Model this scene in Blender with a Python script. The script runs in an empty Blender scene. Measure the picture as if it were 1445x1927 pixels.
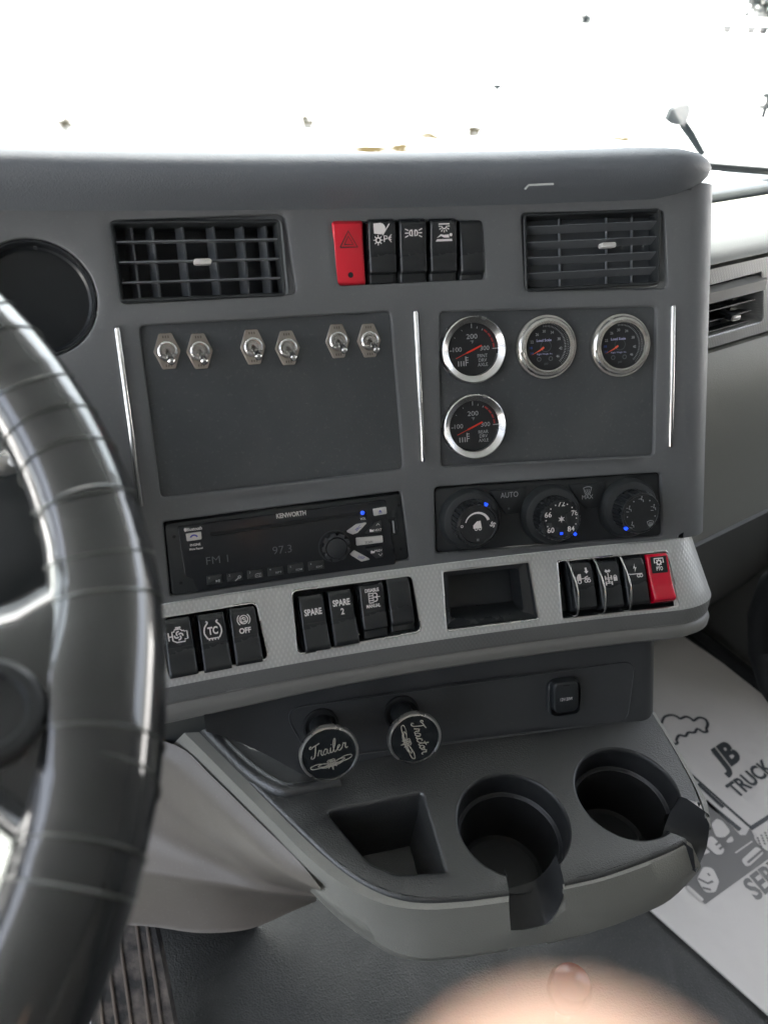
import bpy, bmesh, math, random
import numpy as np
from mathutils import Vector, Matrix, geometry, noise
random.seed(7)
SC = bpy.context.scene
COL = SC.collection
PI = math.pi
# ------------------------------------------------------------------ camera, world, sun, exposure
F = 1400.0; CX = 722.5; CY = 963.5
def nrm(v):
    v = np.array(v, float); return v/np.linalg.norm(v)
_pd = nrm((.0626, .975, .211)); _h = np.array((1, -.11, .22)); _h = nrm(_h - _h.dot(_pd)*_pd); _ni = np.cross(_h, _pd)
LEAN = math.radians(24)
_D = _pd*math.cos(LEAN) + _ni*math.sin(LEAN); _Y = _ni*math.cos(LEAN) - _pd*math.sin(LEAN)
def c2w(c):
    c = np.array(c, float); return np.array((c@_h, c@_Y, -(c@_D)))
def ray(x, y): return c2w(((x-CX)/F, (y-CY)/F, 1))
cam_d = bpy.data.cameras.new('camera'); cam = bpy.data.objects.new('camera', cam_d); COL.objects.link(cam)
_r, _u, _b = c2w((1, 0, 0)), c2w((0, -1, 0)), c2w((0, 0, -1))
cam.matrix_world = Matrix(((_r[0], _u[0], _b[0], 0), (_r[1], _u[1], _b[1], 0), (_r[2], _u[2], _b[2], 0), (0, 0, 0, 1)))
cam_d.sensor_fit = 'VERTICAL'; cam_d.sensor_height = 36; cam_d.lens = 36*F/1927
cam_d.clip_start = .004; cam_d.clip_end = 2000
cam_d.dof.use_dof = True; cam_d.dof.focus_distance = .64; cam_d.dof.aperture_fstop = 6.9
SC.camera = cam
SUN_EL, SUN_AZ = 63, -4      # azimuth measured from +Y towards +X
w = bpy.data.worlds.new('World'); SC.world = w; w.use_nodes = True
nt = w.node_tree; nt.nodes.clear()
sky = nt.nodes.new('ShaderNodeTexSky'); sky.sky_type = 'NISHITA'; sky.sun_disc = False
sky.sun_elevation = math.radians(SUN_EL); sky.sun_rotation = math.radians(SUN_AZ); sky.air_density = 1.0; sky.dust_density = 5; sky.ozone_density = .2
bg = nt.nodes.new('ShaderNodeBackground'); bg.inputs[1].default_value = .15
wo = nt.nodes.new('ShaderNodeOutputWorld'); hs = nt.nodes.new('ShaderNodeHueSaturation'); hs.inputs['Saturation'].default_value = .45; nt.links.new(sky.outputs[0], hs.inputs['Color']); nt.links.new(hs.outputs[0], bg.inputs[0]); nt.links.new(bg.outputs[0], wo.inputs[0])
sun_d = bpy.data.lights.new('sun', 'SUN'); sun_d.energy = 5; sun_d.angle = math.radians(.5); sun_d.color = (1, .96, .9)
sun = bpy.data.objects.new('sun', sun_d); COL.objects.link(sun)
_sd = Vector((math.sin(math.radians(SUN_AZ))*math.cos(math.radians(SUN_EL)), math.cos(math.radians(SUN_AZ))*math.cos(math.radians(SUN_EL)), math.sin(math.radians(SUN_EL))))
sun.rotation_euler = _sd.to_track_quat('Z', 'Y').to_euler()
SC.view_settings.view_transform = 'Standard'; SC.view_settings.look = 'None'; SC.view_settings.gamma = 1
SC.view_settings.exposure = 2.95
SC.render.engine = 'CYCLES'; SC.cycles.use_denoising = True
SC.cycles.max_bounces = 10; SC.cycles.diffuse_bounces = 6; SC.cycles.sample_clamp_indirect = 8

# ------------------------------------------------------------------ surfaces
O = ray(765, 800)*.60; R = 1.8
U0 = np.array((1., 0, 0)); V0 = np.array((0, math.sin(LEAN), math.cos(LEAN))); N0 = np.cross(U0, V0)
def cylpt(s, v, wv, sE=.244, r=.03):
    if s <= sE:
        a = s/R; return O + U0*(R-wv)*math.sin(a) + N0*(R-(R-wv)*math.cos(a)) + V0*v
    a = sE/R; T = U0*math.cos(a) + N0*math.sin(a); Nn = -U0*math.sin(a) + N0*math.cos(a)
    B = O + U0*R*math.sin(a) + N0*(R-R*math.cos(a)) + V0*v - Nn*r
    ph = (s-sE)/r; pm = math.radians(97)
    q = min(ph, pm)
    p = B + (Nn*math.cos(q) + T*math.sin(q))*(r+wv)
    if ph > pm: p = p + (T*math.cos(pm) - Nn*math.sin(pm))*(ph-pm)*r
    return p
def pt(s, v, wv=0): return cylpt(s, v, wv)
TRK = [(-.30, -.02), (-.205, 0.0), (-.1975, .010), (-.1935, .0175), (-.1915, .0196), (-.1785, .0222), (-.1775, .0222), (-.123, .004), (-.118, .0025), (-.10, .0025)]
def trw(v):
    if v <= TRK[0][0]: return TRK[0][1]
    for (a, b), (c, d) in zip(TRK, TRK[1:]):
        if v <= c: return b + (d-b)*(v-a)/(c-a)
    return TRK[-1][1]
def tpt(s, v, wv=0): return cylpt(s, v, trw(v)+wv, .226, .035)
def kpt(s, v, wv=0): return cylpt(s, v, wv-.002, .207, .022)    # knob panel below the trim
e1 = np.array((math.cos(math.radians(19.4)), math.sin(math.radians(19.4)), 0)); e2 = np.array((-e1[1], e1[0], 0)); EZ = np.array((0, 0, 1.))
PO = ray(1345, 640)*.735
def ppt(a, b, q=0): return PO + e1*a + EZ*b - e2*q              # passenger side dash plane
def inv(fn, x, y, wv=0, p0=(0, 0, .6)):
    d = ray(x, y); p = np.array(p0, float); h = 1e-5
    for _ in range(15):
        f = lambda q: fn(q[0], q[1], wv) - d*q[2]
        f0 = f(p)
        J = np.array([(f(p+np.eye(3)[i]*h)-f0)/h for i in range(3)]).T
        try: dp = np.linalg.solve(J, f0)
        except Exception: break
        n = np.linalg.norm(dp)
        if n > .25: dp = dp*.25/n
        p = p - dp
        if n < 1e-7: break
    return p
def atz(x, y, Z): d = ray(x, y); return d*(Z/d[2])
def sv(fn, pts, wv=0): return [tuple(inv(fn, x, y, wv)[:2]) for x, y in pts]

# ------------------------------------------------------------------ materials
MATS = {}
def mat(name, col, rough=.5, metal=0, bump=None, coat=0, spec=.5, emit=None, trans=0, var=0, ior=1.5, dust=0):
    if name in MATS: return MATS[name]
    m = bpy.data.materials.new(name); m.use_nodes = True; t = m.node_tree; b = t.nodes['Principled BSDF']
    b.inputs['Base Color'].default_value = (*col, 1); b.inputs['Roughness'].default_value = rough; b.inputs['Metallic'].default_value = metal
    b.inputs['Coat Weight'].default_value = coat; b.inputs['Coat Roughness'].default_value = .08
    b.inputs['Specular IOR Level'].default_value = spec; b.inputs['IOR'].default_value = ior
    b.inputs['Transmission Weight'].default_value = trans
    if emit: b.inputs['Emission Color'].default_value = (*emit[0], 1); b.inputs['Emission Strength'].default_value = emit[1]
    tc = t.nodes.new('ShaderNodeTexCoord')
    if bump:
        kind, sc, st = bump[:3]
        if kind == 'noise':
            n = t.nodes.new('ShaderNodeTexNoise'); n.inputs['Scale'].default_value = sc; n.inputs['Detail'].default_value = 3; out = n.outputs['Fac']
        elif kind == 'grain':
            n = t.nodes.new('ShaderNodeTexVoronoi'); n.inputs['Scale'].default_value = sc; n.inputs['Randomness'].default_value = 1; out = n.outputs['Distance']
        t.links.new(tc.outputs['Object'], n.inputs['Vector'])
        bp = t.nodes.new('ShaderNodeBump'); bp.inputs['Strength'].default_value = st; bp.inputs['Distance'].default_value = bump[3] if len(bump) > 3 else .0006
        t.links.new(out, bp.inputs['Height']); t.links.new(bp.outputs[0], b.inputs['Normal'])
    if dust:                                # settled dust, smudges and fine scratches
        n1 = t.nodes.new('ShaderNodeTexNoise'); n1.inputs['Scale'].default_value = 9; n1.inputs['Detail'].default_value = 9; n1.inputs['Roughness'].default_value = .68; n1.inputs['Distortion'].default_value = .8
        n2 = t.nodes.new('ShaderNodeTexNoise'); n2.inputs['Scale'].default_value = 420; n2.inputs['Detail'].default_value = 2
        for q in (n1, n2): t.links.new(tc.outputs['Object'], q.inputs['Vector'])
        r1 = t.nodes.new('ShaderNodeMapRange'); r1.inputs['From Min'].default_value = .42; r1.inputs['From Max'].default_value = .75; r1.inputs['To Max'].default_value = .6
        r2 = t.nodes.new('ShaderNodeMapRange'); r2.inputs['From Min'].default_value = .60; r2.inputs['From Max'].default_value = .78
        ad = t.nodes.new('ShaderNodeMath'); ad.operation = 'ADD'; ml = t.nodes.new('ShaderNodeMath'); ml.operation = 'MULTIPLY'; ml.inputs[1].default_value = dust
        t.links.new(n1.outputs['Fac'], r1.inputs['Value']); t.links.new(n2.outputs['Fac'], r2.inputs['Value']); t.links.new(r1.outputs[0], ad.inputs[0]); t.links.new(r2.outputs[0], ad.inputs[1]); t.links.new(ad.outputs[0], ml.inputs[0])
        mc = t.nodes.new('ShaderNodeMixRGB'); mc.inputs[1].default_value = (*col, 1); mc.inputs[2].default_value = (.36, .35, .33, 1); t.links.new(ml.outputs[0], mc.inputs[0]); t.links.new(mc.outputs[0], b.inputs['Base Color'])
    if var:
        n = t.nodes.new('ShaderNodeTexNoise'); n.inputs['Scale'].default_value = 14; n.inputs['Detail'].default_value = 6
        t.links.new(tc.outputs['Object'], n.inputs['Vector'])
        mx = t.nodes.new('ShaderNodeMapRange'); mx.inputs['To Min'].default_value = max(.03, rough-var); mx.inputs['To Max'].default_value = rough+var
        mx.inputs['From Min'].default_value = .3; mx.inputs['From Max'].default_value = .7
        t.links.new(n.outputs['Fac'], mx.inputs['Value']); t.links.new(mx.outputs[0], b.inputs['Roughness'])
    MATS[name] = m; return m
def weave(name, col, rough, metal, sc=1050, st=.35, split=None):
    m = mat(name, col, rough, metal); t = m.node_tree; b = t.nodes['Principled BSDF']
    tc = t.nodes.new('ShaderNodeTexCoord'); outs = []
    for ang in (35, -35):
        mp = t.nodes.new('ShaderNodeMapping'); mp.inputs['Rotation'].default_value = (0, math.radians(ang), 0)
        t.links.new(tc.outputs['Object'], mp.inputs['Vector'])
        wv = t.nodes.new('ShaderNodeTexWave'); wv.bands_direction = 'X'; wv.inputs['Scale'].default_value = sc/10; wv.inputs['Distortion'].default_value = 0
        t.links.new(mp.outputs[0], wv.inputs['Vector']); outs.append(wv.outputs['Fac'])
    mu = t.nodes.new('ShaderNodeMath'); mu.operation = 'MULTIPLY'; t.links.new(outs[0], mu.inputs[0]); t.links.new(outs[1], mu.inputs[1])
    bp = t.nodes.new('ShaderNodeBump'); bp.inputs['Strength'].default_value = st; bp.inputs['Distance'].default_value = .0006
    t.links.new(mu.outputs[0], bp.inputs['Height']); t.links.new(bp.outputs[0], b.inputs['Normal'])
    mr = t.nodes.new('ShaderNodeMixRGB'); mr.inputs[1].default_value = tuple(c*.9 for c in col)+(1,); mr.inputs[2].default_value = (*[min(1, c*1.1) for c in col], 1)
    t.links.new(mu.outputs[0], mr.inputs[0]); t.links.new(mr.outputs[0], b.inputs['Base Color'])
    if split is not None:                   # plain grey lip below the crease of the band
        dp = t.nodes.new('ShaderNodeVectorMath'); dp.operation = 'DOT_PRODUCT'; dp.inputs[1].default_value = tuple(V0); t.links.new(tc.outputs['Object'], dp.inputs[0])
        gt = t.nodes.new('ShaderNodeMath'); gt.operation = 'GREATER_THAN'; gt.inputs[1].default_value = split; t.links.new(dp.outputs['Value'], gt.inputs[0])
        m2 = t.nodes.new('ShaderNodeMixRGB'); m2.inputs[1].default_value = (.15, .15, .145, 1); t.links.new(gt.outputs[0], m2.inputs[0]); t.links.new(mr.outputs[0], m2.inputs[2]); t.links.new(m2.outputs[0], b.inputs['Base Color'])
        for nm, lo, hi in (('Metallic', 0, metal), ('Roughness', .5, rough)):
            r_ = t.nodes.new('ShaderNodeMapRange'); r_.inputs['To Min'].default_value = lo; r_.inputs['To Max'].default_value = hi; t.links.new(gt.outputs[0], r_.inputs['Value']); t.links.new(r_.outputs[0], b.inputs[nm])
    return m
M_FASC = mat('dash_plastic', (.118, .122, .126), .55, dust=.08, bump=('noise', 1500, .18), var=.05)
M_COWL = mat('cowl_vinyl', (.13, .142, .158), .6, dust=.08, bump=('grain', 950, .3, .0008))
M_INS = mat('insert_plastic', (.058, .063, .068), .6, dust=.10, bump=('noise', 1800, .25), var=.06)
M_BLK = mat('black_plastic', (.016, .018, .02), .28, var=.05, dust=.025)
M_BLKM = mat('black_matte_plastic', (.02, .023, .025), .5, bump=('noise', 1500, .12))
M_DEEP = mat('black_recess', (.006, .007, .008), .7)
M_SIL = weave('silver_weave_trim', (.57, .57, .56), .38, .35, split=-.178)
M_SIL2 = weave('silver_weave_vent_band', (.42, .42, .41), .4, .3)
M_CHR = mat('polished_metal', (.75, .74, .72), .16, 1)
M_BRU = mat('brushed_metal', (.62, .61, .6), .28, 1, var=.08)
M_NICK = mat('aged_nickel', (.48, .44, .40), .34, 1, var=.1)
M_BEV = mat('grey_trim_plastic', (.17, .165, .155), .5, bump=('noise', 1400, .2), var=.04)
M_LOW = mat('lower_panel_plastic', (.045, .047, .05), .42, dust=.03, bump=('noise', 1200, .15), var=.05)
M_TRAY = mat('console_tray_plastic', (.033, .034, .034), .33, spec=1.0, bump=('grain', 900, .35, .0007), var=.04)
M_WELL = mat('cup_well_plastic', (.02, .021, .022), .42, bump=('noise', 900, .1))
M_RIM = mat('console_rim_plastic', (.245, .24, .215), .5, bump=('grain', 750, .3, .0008))
M_SHR = mat('footwell_cover_plastic', (.165, .145, .125), .42, dust=.15, bump=('noise', 900, .12), var=.06)
M_PASS = mat('passenger_dash_plastic', (.27, .27, .245), .55, bump=('grain', 900, .35, .0007))
M_PASD = mat('lower_dash_plastic', (.085, .085, .08), .55, bump=('grain', 900, .3, .0007))
M_WHITE = mat('white_marking', (.78, .74, .73), .5)
M_GREY = mat('grey_marking', (.42, .43, .44), .5)
M_DIM = mat('dim_marking', (.12, .13, .14), .5)
M_BLUE = mat('blue_lamp', (.02, .08, .6), .4, emit=((.01, .06, 1), .22))
M_INK = mat('blue_ink', (.06, .06, .35), .5)
M_RED = mat('red_plastic', (.62, .018, .035), .3, var=.05)
M_REDG = mat('red_translucent_plastic', (.55, .0, .02), .12, coat=.6)
M_NEED = mat('needle_red', (.75, .04, .02), .4)
M_REDM = mat('dull_red_marking', (.35, .03, .03), .5)
M_DIAL = mat('dial_face', (.012, .014, .016), .45)
M_LENS = mat('silver_key', (.62, .6, .58), .3, .2)
M_WHL = mat('wrapped_leather', (.008, .009, .010), .3, coat=1, spec=.15)
M_WHL.node_tree.nodes['Principled BSDF'].inputs['Coat IOR'].default_value = 1.68
M_WHL.node_tree.nodes['Principled BSDF'].inputs['Coat Roughness'].default_value = .045
M_BRASS = mat('script_inlay', (.62, .58, .5), .4, .6)
M_SKIN = mat('skin', (.60, .37, .27), .5, bump=('noise', 900, .2))
M_SKIN.node_tree.nodes['Principled BSDF'].inputs['Subsurface Weight'].default_value = .2
M_SKIN.node_tree.nodes['Principled BSDF'].inputs['Subsurface Scale'].default_value = .004
M_HEAD = mat('cab_lining', (.16, .165, .165), .9); M_REAR = mat('cab_rear_lining', (.13, .125, .12), .9)

# ------------------------------------------------------------------ mesh builder
def smoothc3(P, n=4):
    out = []; P = [Vector(p) for p in P]
    for i in range(len(P)-1):
        p0, p1, p2, p3 = P[max(i-1, 0)], P[i], P[i+1], P[min(i+2, len(P)-1)]
        for k in range(n):
            t = k/n; out.append(.5*((2*p1)+(-p0+p2)*t+(2*p0-5*p1+4*p2-p3)*t*t+(-p0+3*p1-3*p2+p3)*t**3))
    out.append(P[-1]); return out
class MB:
    def __init__(s): s.v = []; s.f = []; s.mi = []; s.m = 0
    def add(s, vs, fs):
        o = len(s.v); s.v += [tuple(float(c) for c in p) for p in vs]
        for f in fs: s.f.append(tuple(i+o for i in f)); s.mi.append(s.m)
        return s
    def grid(s, rows, closed=False, flip=False):
        n = len(rows[0]); vs = [p for r in rows for p in r]; fs = []
        for i in range(len(rows)-1):
            for j in range(n if closed else n-1):
                a, b = i*n+j, i*n+(j+1) % n; c, d = b+n, a+n
                fs.append((a, d, c, b) if flip else (a, b, c, d))
        return s.add(vs, fs)
    def loft(s, rings, cap0=False, cap1=False):
        o = len(s.v); n = len(rings[0]); s.grid(rings, True)
        if cap0: s.f.append(tuple(range(o+n-1, o-1, -1))); s.mi.append(s.m)
        if cap1: k = o+n*(len(rings)-1); s.f.append(tuple(range(k, k+n))); s.mi.append(s.m)
        return s
    def box(s, c, d, M=None):
        M = M or Matrix.Identity(3); vs = []
        for k in (-1, 1):
            for j in (-1, 1):
                for i in (-1, 1): vs.append(Vector(c) + M @ Vector((i*d[0]/2, j*d[1]/2, k*d[2]/2)))
        return s.add(vs, [(0, 2, 3, 1), (4, 5, 7, 6), (0, 1, 5, 4), (2, 6, 7, 3), (0, 4, 6, 2), (1, 3, 7, 5)])
    def tube(s, pts, r, n=10, caps=True, sy=1.0, up=None):
        P = [Vector(p) for p in pts]; rr = r if hasattr(r, '__len__') else [r]*len(P); rings = []
        prev = None
        for i, p in enumerate(P):
            t = (P[min(i+1, len(P)-1)] - P[max(i-1, 0)]).normalized()
            if prev is None:
                a = Vector(up) if up is not None else (Vector((0, 0, 1)) if abs(t.z) < .9 else Vector((1, 0, 0)))
            else: a = prev
            a = (a - t*a.dot(t)).normalized(); prev = a; b = t.cross(a)
            rings.append([p + (a*math.cos(2*PI*k/n)*sy + b*math.sin(2*PI*k/n))*rr[i] for k in range(n)])
        return s.loft(rings, caps, caps)
    def lathe(s, prof, n=40, c=(0, 0), cap0=False, cap1=True, M=None):   # prof: (r, w) in local u,v,w
        rings = [[(c[0]+r*math.cos(2*PI*k/n), c[1]+r*math.sin(2*PI*k/n), wv) for k in range(n)] for r, wv in prof]
        if M: rings = [[M @ Vector(p) for p in rg] for rg in rings]
        return s.loft(rings, cap0, cap1)
    def build(s, name, mats, parent=None, world=False, smooth=35, label=None):
        me = bpy.data.meshes.new(name); vs = s.v
        if world and parent is not None:
            Mi = parent.matrix_world.inverted(); vs = [tuple(Mi @ Vector(p)) for p in vs]
        me.from_pydata(vs, [], s.f)
        for m in (mats if isinstance(mats, (list, tuple)) else [mats]): me.materials.append(m)
        me.polygons.foreach_set('material_index', s.mi)
        bm = bmesh.new(); bm.from_mesh(me); bmesh.ops.remove_doubles(bm, verts=bm.verts, dist=1e-6)
        bmesh.ops.recalc_face_normals(bm, faces=bm.faces); bm.to_mesh(me); bm.free()
        me.validate()
        if smooth:
            me.polygons.foreach_set('use_smooth', [True]*len(me.polygons))
            me.set_sharp_from_angle(angle=math.radians(smooth))
        ob = bpy.data.objects.new(name, me); COL.objects.link(ob)
        if parent is not None: ob.parent = parent
        if label: ob['label'] = label
        return ob
def thing(name, label, cat, M=None, group=None):
    o = bpy.data.objects.new(name, None); COL.objects.link(o); o.empty_display_size = .02
    if M is not None: o.matrix_world = M
    o['label'] = label; o['category'] = cat
    if group: o['group'] = group
    return o
def wpos(p): return Matrix.Translation(Vector(p))
def frame(fn, s, v, wv=0):
    p = Vector(fn(s, v, wv)); u = (Vector(fn(s+1e-4, v, wv))-p).normalized(); q = (Vector(fn(s, v+1e-4, wv))-p)
    n = u.cross(q).normalized(); q = n.cross(u)
    return Matrix(((u.x, q.x, n.x, p.x), (u.y, q.y, n.y, p.y), (u.z, q.z, n.z, p.z), (0, 0, 0, 1)))
class It:                                   # a mounted device: local x right, y up, z out of the panel
    def __init__(s, name, label, cat, x, y, fn=pt, wv=0, group=None, at=0):
        q = inv(fn, x, y, at); s.M = frame(fn, q[0], q[1], wv)
        s.o = thing(name, label, cat, s.M, group); s.Mi = s.M.inverted()
    def L(s, x, y, wv=0):                   # photo pixel -> local coordinates on the plane z = wv
        d = s.Mi.to_3x3() @ Vector(ray(x, y)); o = s.Mi @ Vector((0, 0, 0)); t = (wv-o.z)/d.z; p = o + d*t
        return (p.x, p.y)
def rpoly(pts, r, n=5):
    out = []; m = len(pts); rr = r if hasattr(r, '__len__') else [r]*m
    for i in range(m):
        p = Vector(pts[i]); a = (Vector(pts[i-1])-p); b = (Vector(pts[(i+1) % m])-p); la, lb = a.length, b.length; a.normalize(); b.normalize()
        ang = max(.05, a.angle(b)); t = min(rr[i]/math.tan(ang/2), la*.45, lb*.45)
        p0, p2 = p+a*t, p+b*t
        for k in range(n+1):
            q = k/n; out.append(tuple(p0*(1-q)**2 + p*2*q*(1-q) + p2*q*q))
    if area(out) < 0: out.reverse()
    return out
def area(p): return sum(p[i-1][0]*p[i][1]-p[i][0]*p[i-1][1] for i in range(len(p)))/2
def rrect(w_, h_, r, c=(0, 0), n=4): return rpoly([(c[0]-w_/2, c[1]-h_/2), (c[0]+w_/2, c[1]-h_/2), (c[0]+w_/2, c[1]+h_/2), (c[0]-w_/2, c[1]+h_/2)], r, n)
def off(P, d):                              # outward offset of a CCW outline
    out = []; m = len(P)
    for i in range(m):
        a = Vector(P[i])-Vector(P[i-1]); b = Vector(P[(i+1) % m])-Vector(P[i])
        if a.length < 1e-9: a = b
        if b.length < 1e-9: b = a
        na = Vector((a.y, -a.x)).normalized(); nb = Vector((b.y, -b.x)).normalized(); k = (na+nb)
        k = k/max(.35, (1+na.dot(nb))) if k.length > 1e-6 else na
        out.append((P[i][0]+k.x*d, P[i][1]+k.y*d))
    return out
ID = lambda u, v, wv: (u, v, wv)
def ploft(mb, P, prof, fn=ID, cap0=False, cap1=True):
    mb.loft([[fn(x, y, wv) for x, y in off(P, d)] for d, wv in prof], cap0, cap1); return mb
def plate(mb, P, w0, w1, b=.0006, fn=ID):    # a slab with a small rounded edge
    return ploft(mb, P, [(0, w0), (0, w1-b), (-b*.3, w1-b*.3), (-b, w1)], fn)
def circ(r, c=(0, 0), n=32): return [(c[0]+r*math.cos(2*PI*k/n), c[1]+r*math.sin(2*PI*k/n)) for k in range(n)]
def sheet(mb, outer, holes, fn, wv=0, step=.012, lines=()):
    """flat CDT triangulation with holes, mapped by fn"""
    P = []; E = []
    def loop(L):
        o = len(P); P.extend(Vector(p) for p in L); E.extend((o+i, o+(i+1) % len(L)) for i in range(len(L)))
    if area(outer) < 0: outer = outer[::-1]
    dens = []
    for i, p in enumerate(outer):
        q = outer[(i+1) % len(outer)]; n = max(1, int(math.dist(p, q)/step))
        dens += [(p[0]+(q[0]-p[0])*k/n, p[1]+(q[1]-p[1])*k/n) for k in range(n)]
    loop(dens)
    for h in holes: loop(h)
    for ln in lines:
        n = int(math.dist(ln[0], ln[1])/step); o = len(P); P.extend(Vector((ln[0][0]+(ln[1][0]-ln[0][0])*k/n, ln[0][1]+(ln[1][1]-ln[0][1])*k/n)) for k in range(n+1)); E.extend((o+k, o+k+1) for k in range(n))
    xs = [p[0] for p in outer]; ys = [p[1] for p in outer]
    def inside(p, L):
        c = False
        for i in range(len(L)):
            a, b = L[i-1], L[i]
            if (a[1] > p[1]) != (b[1] > p[1]) and p[0] < (b[0]-a[0])*(p[1]-a[1])/(b[1]-a[1])+a[0]: c = not c
        return c
    x = min(xs)+step*.51
    while x < max(xs):
        y = min(ys)+step*.53
        while y < max(ys):
            q = (x, y)
            if inside(q, outer) and not any(inside(q, h) for h in holes): P.append(Vector(q))
            y += step
        x += step
    vs, es, fs, *_ = geometry.delaunay_2d_cdt(P, E, [], 0, 1e-7)
    keep = []
    for f in fs:
        c = sum((vs[i] for i in f), Vector((0, 0)))/len(f)
        if inside(c, outer) and not any(inside(c, h) for h in holes): keep.append(tuple(f))
    mb.add([fn(p.x, p.y, wv) for p in vs], keep)
# text ------------------------------------------------------------
_tc = {}
def text_geo(s, bold=0, shear=0, spacing=1.0):
    k = (s, bold, shear, spacing)
    if k not in _tc:
        c = bpy.data.curves.new('t', 'FONT'); c.body = s; c.size = 1; c.offset = bold; c.shear = shear; c.space_character = spacing
        c.align_x = 'CENTER'; c.align_y = 'CENTER'; c.resolution_u = 3
        o = bpy.data.objects.new('t', c); me = bpy.data.meshes.new_from_object(o)
        vs = [tuple(v.co) for v in me.vertices]; fs = [tuple(p.vertices) for p in me.polygons]
        x0 = min(v[0] for v in vs); x1 = max(v[0] for v in vs); y0 = min(v[1] for v in vs); y1 = max(v[1] for v in vs)
        _tc[k] = ([(v[0]-(x0+x1)/2, v[1]-(y0+y1)/2) for v in vs], fs, x1-x0, y1-y0)
        bpy.data.objects.remove(o); bpy.data.meshes.remove(me); bpy.data.curves.remove(c)
    return _tc[k]
def text(mb, s, c, width=None, height=None, fn=ID, wv=.0002, rot=0, bold=.012, shear=0, spacing=1.0):
    vs, fs, w0, h0 = text_geo(s, bold, shear, spacing)
    if height is None: sx = sy = width/w0
    elif width is None: sx = sy = height/h0
    else: sx = width/w0; sy = height/h0
    ca, sa = math.cos(rot), math.sin(rot)
    mb.add([fn(c[0]+x*sx*ca-y*sy*sa, c[1]+x*sx*sa+y*sy*ca, wv) for x, y in vs], fs)
def stroke(mb, pts, wd, fn=ID, wv=.0002, closed=False):
    P = [Vector(p) for p in pts]; n = len(P)
    Ls, Rs = [], []
    for i in range(n):
        a = P[(i-1) % n] if (closed or i) else P[i]; b = P[(i+1) % n] if (closed or i < n-1) else P[i]
        t = b-a; t = t.normalized() if t.length > 1e-12 else Vector((1, 0)); q = Vector((-t.y, t.x))*wd/2
        Ls.append(P[i]+q); Rs.append(P[i]-q)
    if closed: Ls.append(Ls[0]); Rs.append(Rs[0])
    mb.grid([[fn(p.x, p.y, wv) for p in Ls], [fn(p.x, p.y, wv) for p in Rs]])
def fill(mb, pts, fn=ID, wv=.0002): mb.add([fn(x, y, wv) for x, y in pts], [tuple(range(len(pts)))])
def arc(c, r, a0, a1, n=14, ry=None): return [(c[0]+r*math.cos(math.radians(a0+(a1-a0)*k/n)), c[1]+(ry or r)*math.sin(math.radians(a0+(a1-a0)*k/n))) for k in range(n+1)]
def smoothc(pts, n=5):
    out = []; P = [Vector(p) for p in pts]
    for i in range(len(P)-1):
        p0, p1, p2, p3 = P[max(i-1, 0)], P[i], P[i+1], P[min(i+2, len(P)-1)]
        for k in range(n):
            t = k/n; out.append(tuple(.5*((2*p1)+(-p0+p2)*t+(2*p0-5*p1+4*p2-p3)*t*t+(-p0+3*p1-3*p2+p3)*t**3)))
    out.append(tuple(P[-1])); return out
def icon(mb, spec, c, size, fn=ID, wv=.0002):
    """spec in a unit box (-.5...5); items: l polyline, p polygon, o ring, d disc, t text"""
    g = lambda p: (c[0]+p[0]*size, c[1]+p[1]*size)
    for it in spec:
        if it[0] == 'l': stroke(mb, [g(p) for p in it[1]], it[2]*size, fn, wv)
        elif it[0] == 'p': fill(mb, [g(p) for p in it[1]], fn, wv)
        elif it[0] == 'o': stroke(mb, [g(p) for p in circ(it[2], it[1], 18)], it[3]*size, fn, wv, True)
        elif it[0] == 'd': fill(mb, [g(p) for p in circ(it[2], it[1], 14)], fn, wv)
        elif it[0] == 'a': stroke(mb, [g(p) for p in arc(*it[1])], it[2]*size, fn, wv)
        elif it[0] == 't': text(mb, it[1], g(it[2]), it[3]*size, (it[4]*size if len(it) > 4 else None), fn, wv, bold=.035)
# ------------------------------------------------------------------ setting: cab, ground
def vf(a, b, z): return Vector((e1[0]*a+e2[0]*b, e1[1]*a+e2[1]*b, z))     # vehicle frame: right, forward, up
RV = Matrix(((e1[0], e2[0], 0), (e1[1], e2[1], 0), (0, 0, 1)))
def struct(ob): ob['kind'] = 'structure'; return ob
ZF = -1.0
def gmat():
    m = mat('bright_snowy_ground', (.82, .82, .82), 1, spec=0); t = m.node_tree; b = t.nodes['Principled BSDF']
    tc = t.nodes.new('ShaderNodeTexCoord'); n = t.nodes.new('ShaderNodeTexNoise'); n.inputs['Scale'].default_value = .55; n.inputs['Detail'].default_value = 10; n.inputs['Roughness'].default_value = .7
    cr = t.nodes.new('ShaderNodeValToRGB'); cr.color_ramp.elements[0].position = .55; cr.color_ramp.elements[0].color = (.85, .85, .84, 1)
    cr.color_ramp.elements[1].position = .61; cr.color_ramp.elements[1].color = (.032, .024, .012, 1)
    t.links.new(tc.outputs['Object'], n.inputs['Vector']); t.links.new(n.outputs['Fac'], cr.inputs[0]); t.links.new(cr.outputs[0], b.inputs['Base Color']); return m
mb = MB(); mb.add([(-900, -900, -2.6), (900, -900, -2.6), (900, 900, -2.6), (-900, 900, -2.6)], [(0, 1, 2, 3)])
struct(mb.build('ground', gmat(), smooth=0))
def vbox(mb, a0, a1, b0, b1, z0, z1): mb.box(vf((a0+a1)/2, (b0+b1)/2, (z0+z1)/2), (a1-a0, b1-b0, z1-z0), RV)
M_FLOOR = mat('floor_vinyl', (.030, .032, .031), .5, bump=('grain', 480, .45, .0016), var=.1, dust=.14)
mb = MB(); P = [vf(-.85, -1.2, 0), vf(1.75, -1.2, 0), vf(1.75, 1.3, 0), vf(-.85, 1.3, 0)]
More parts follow.
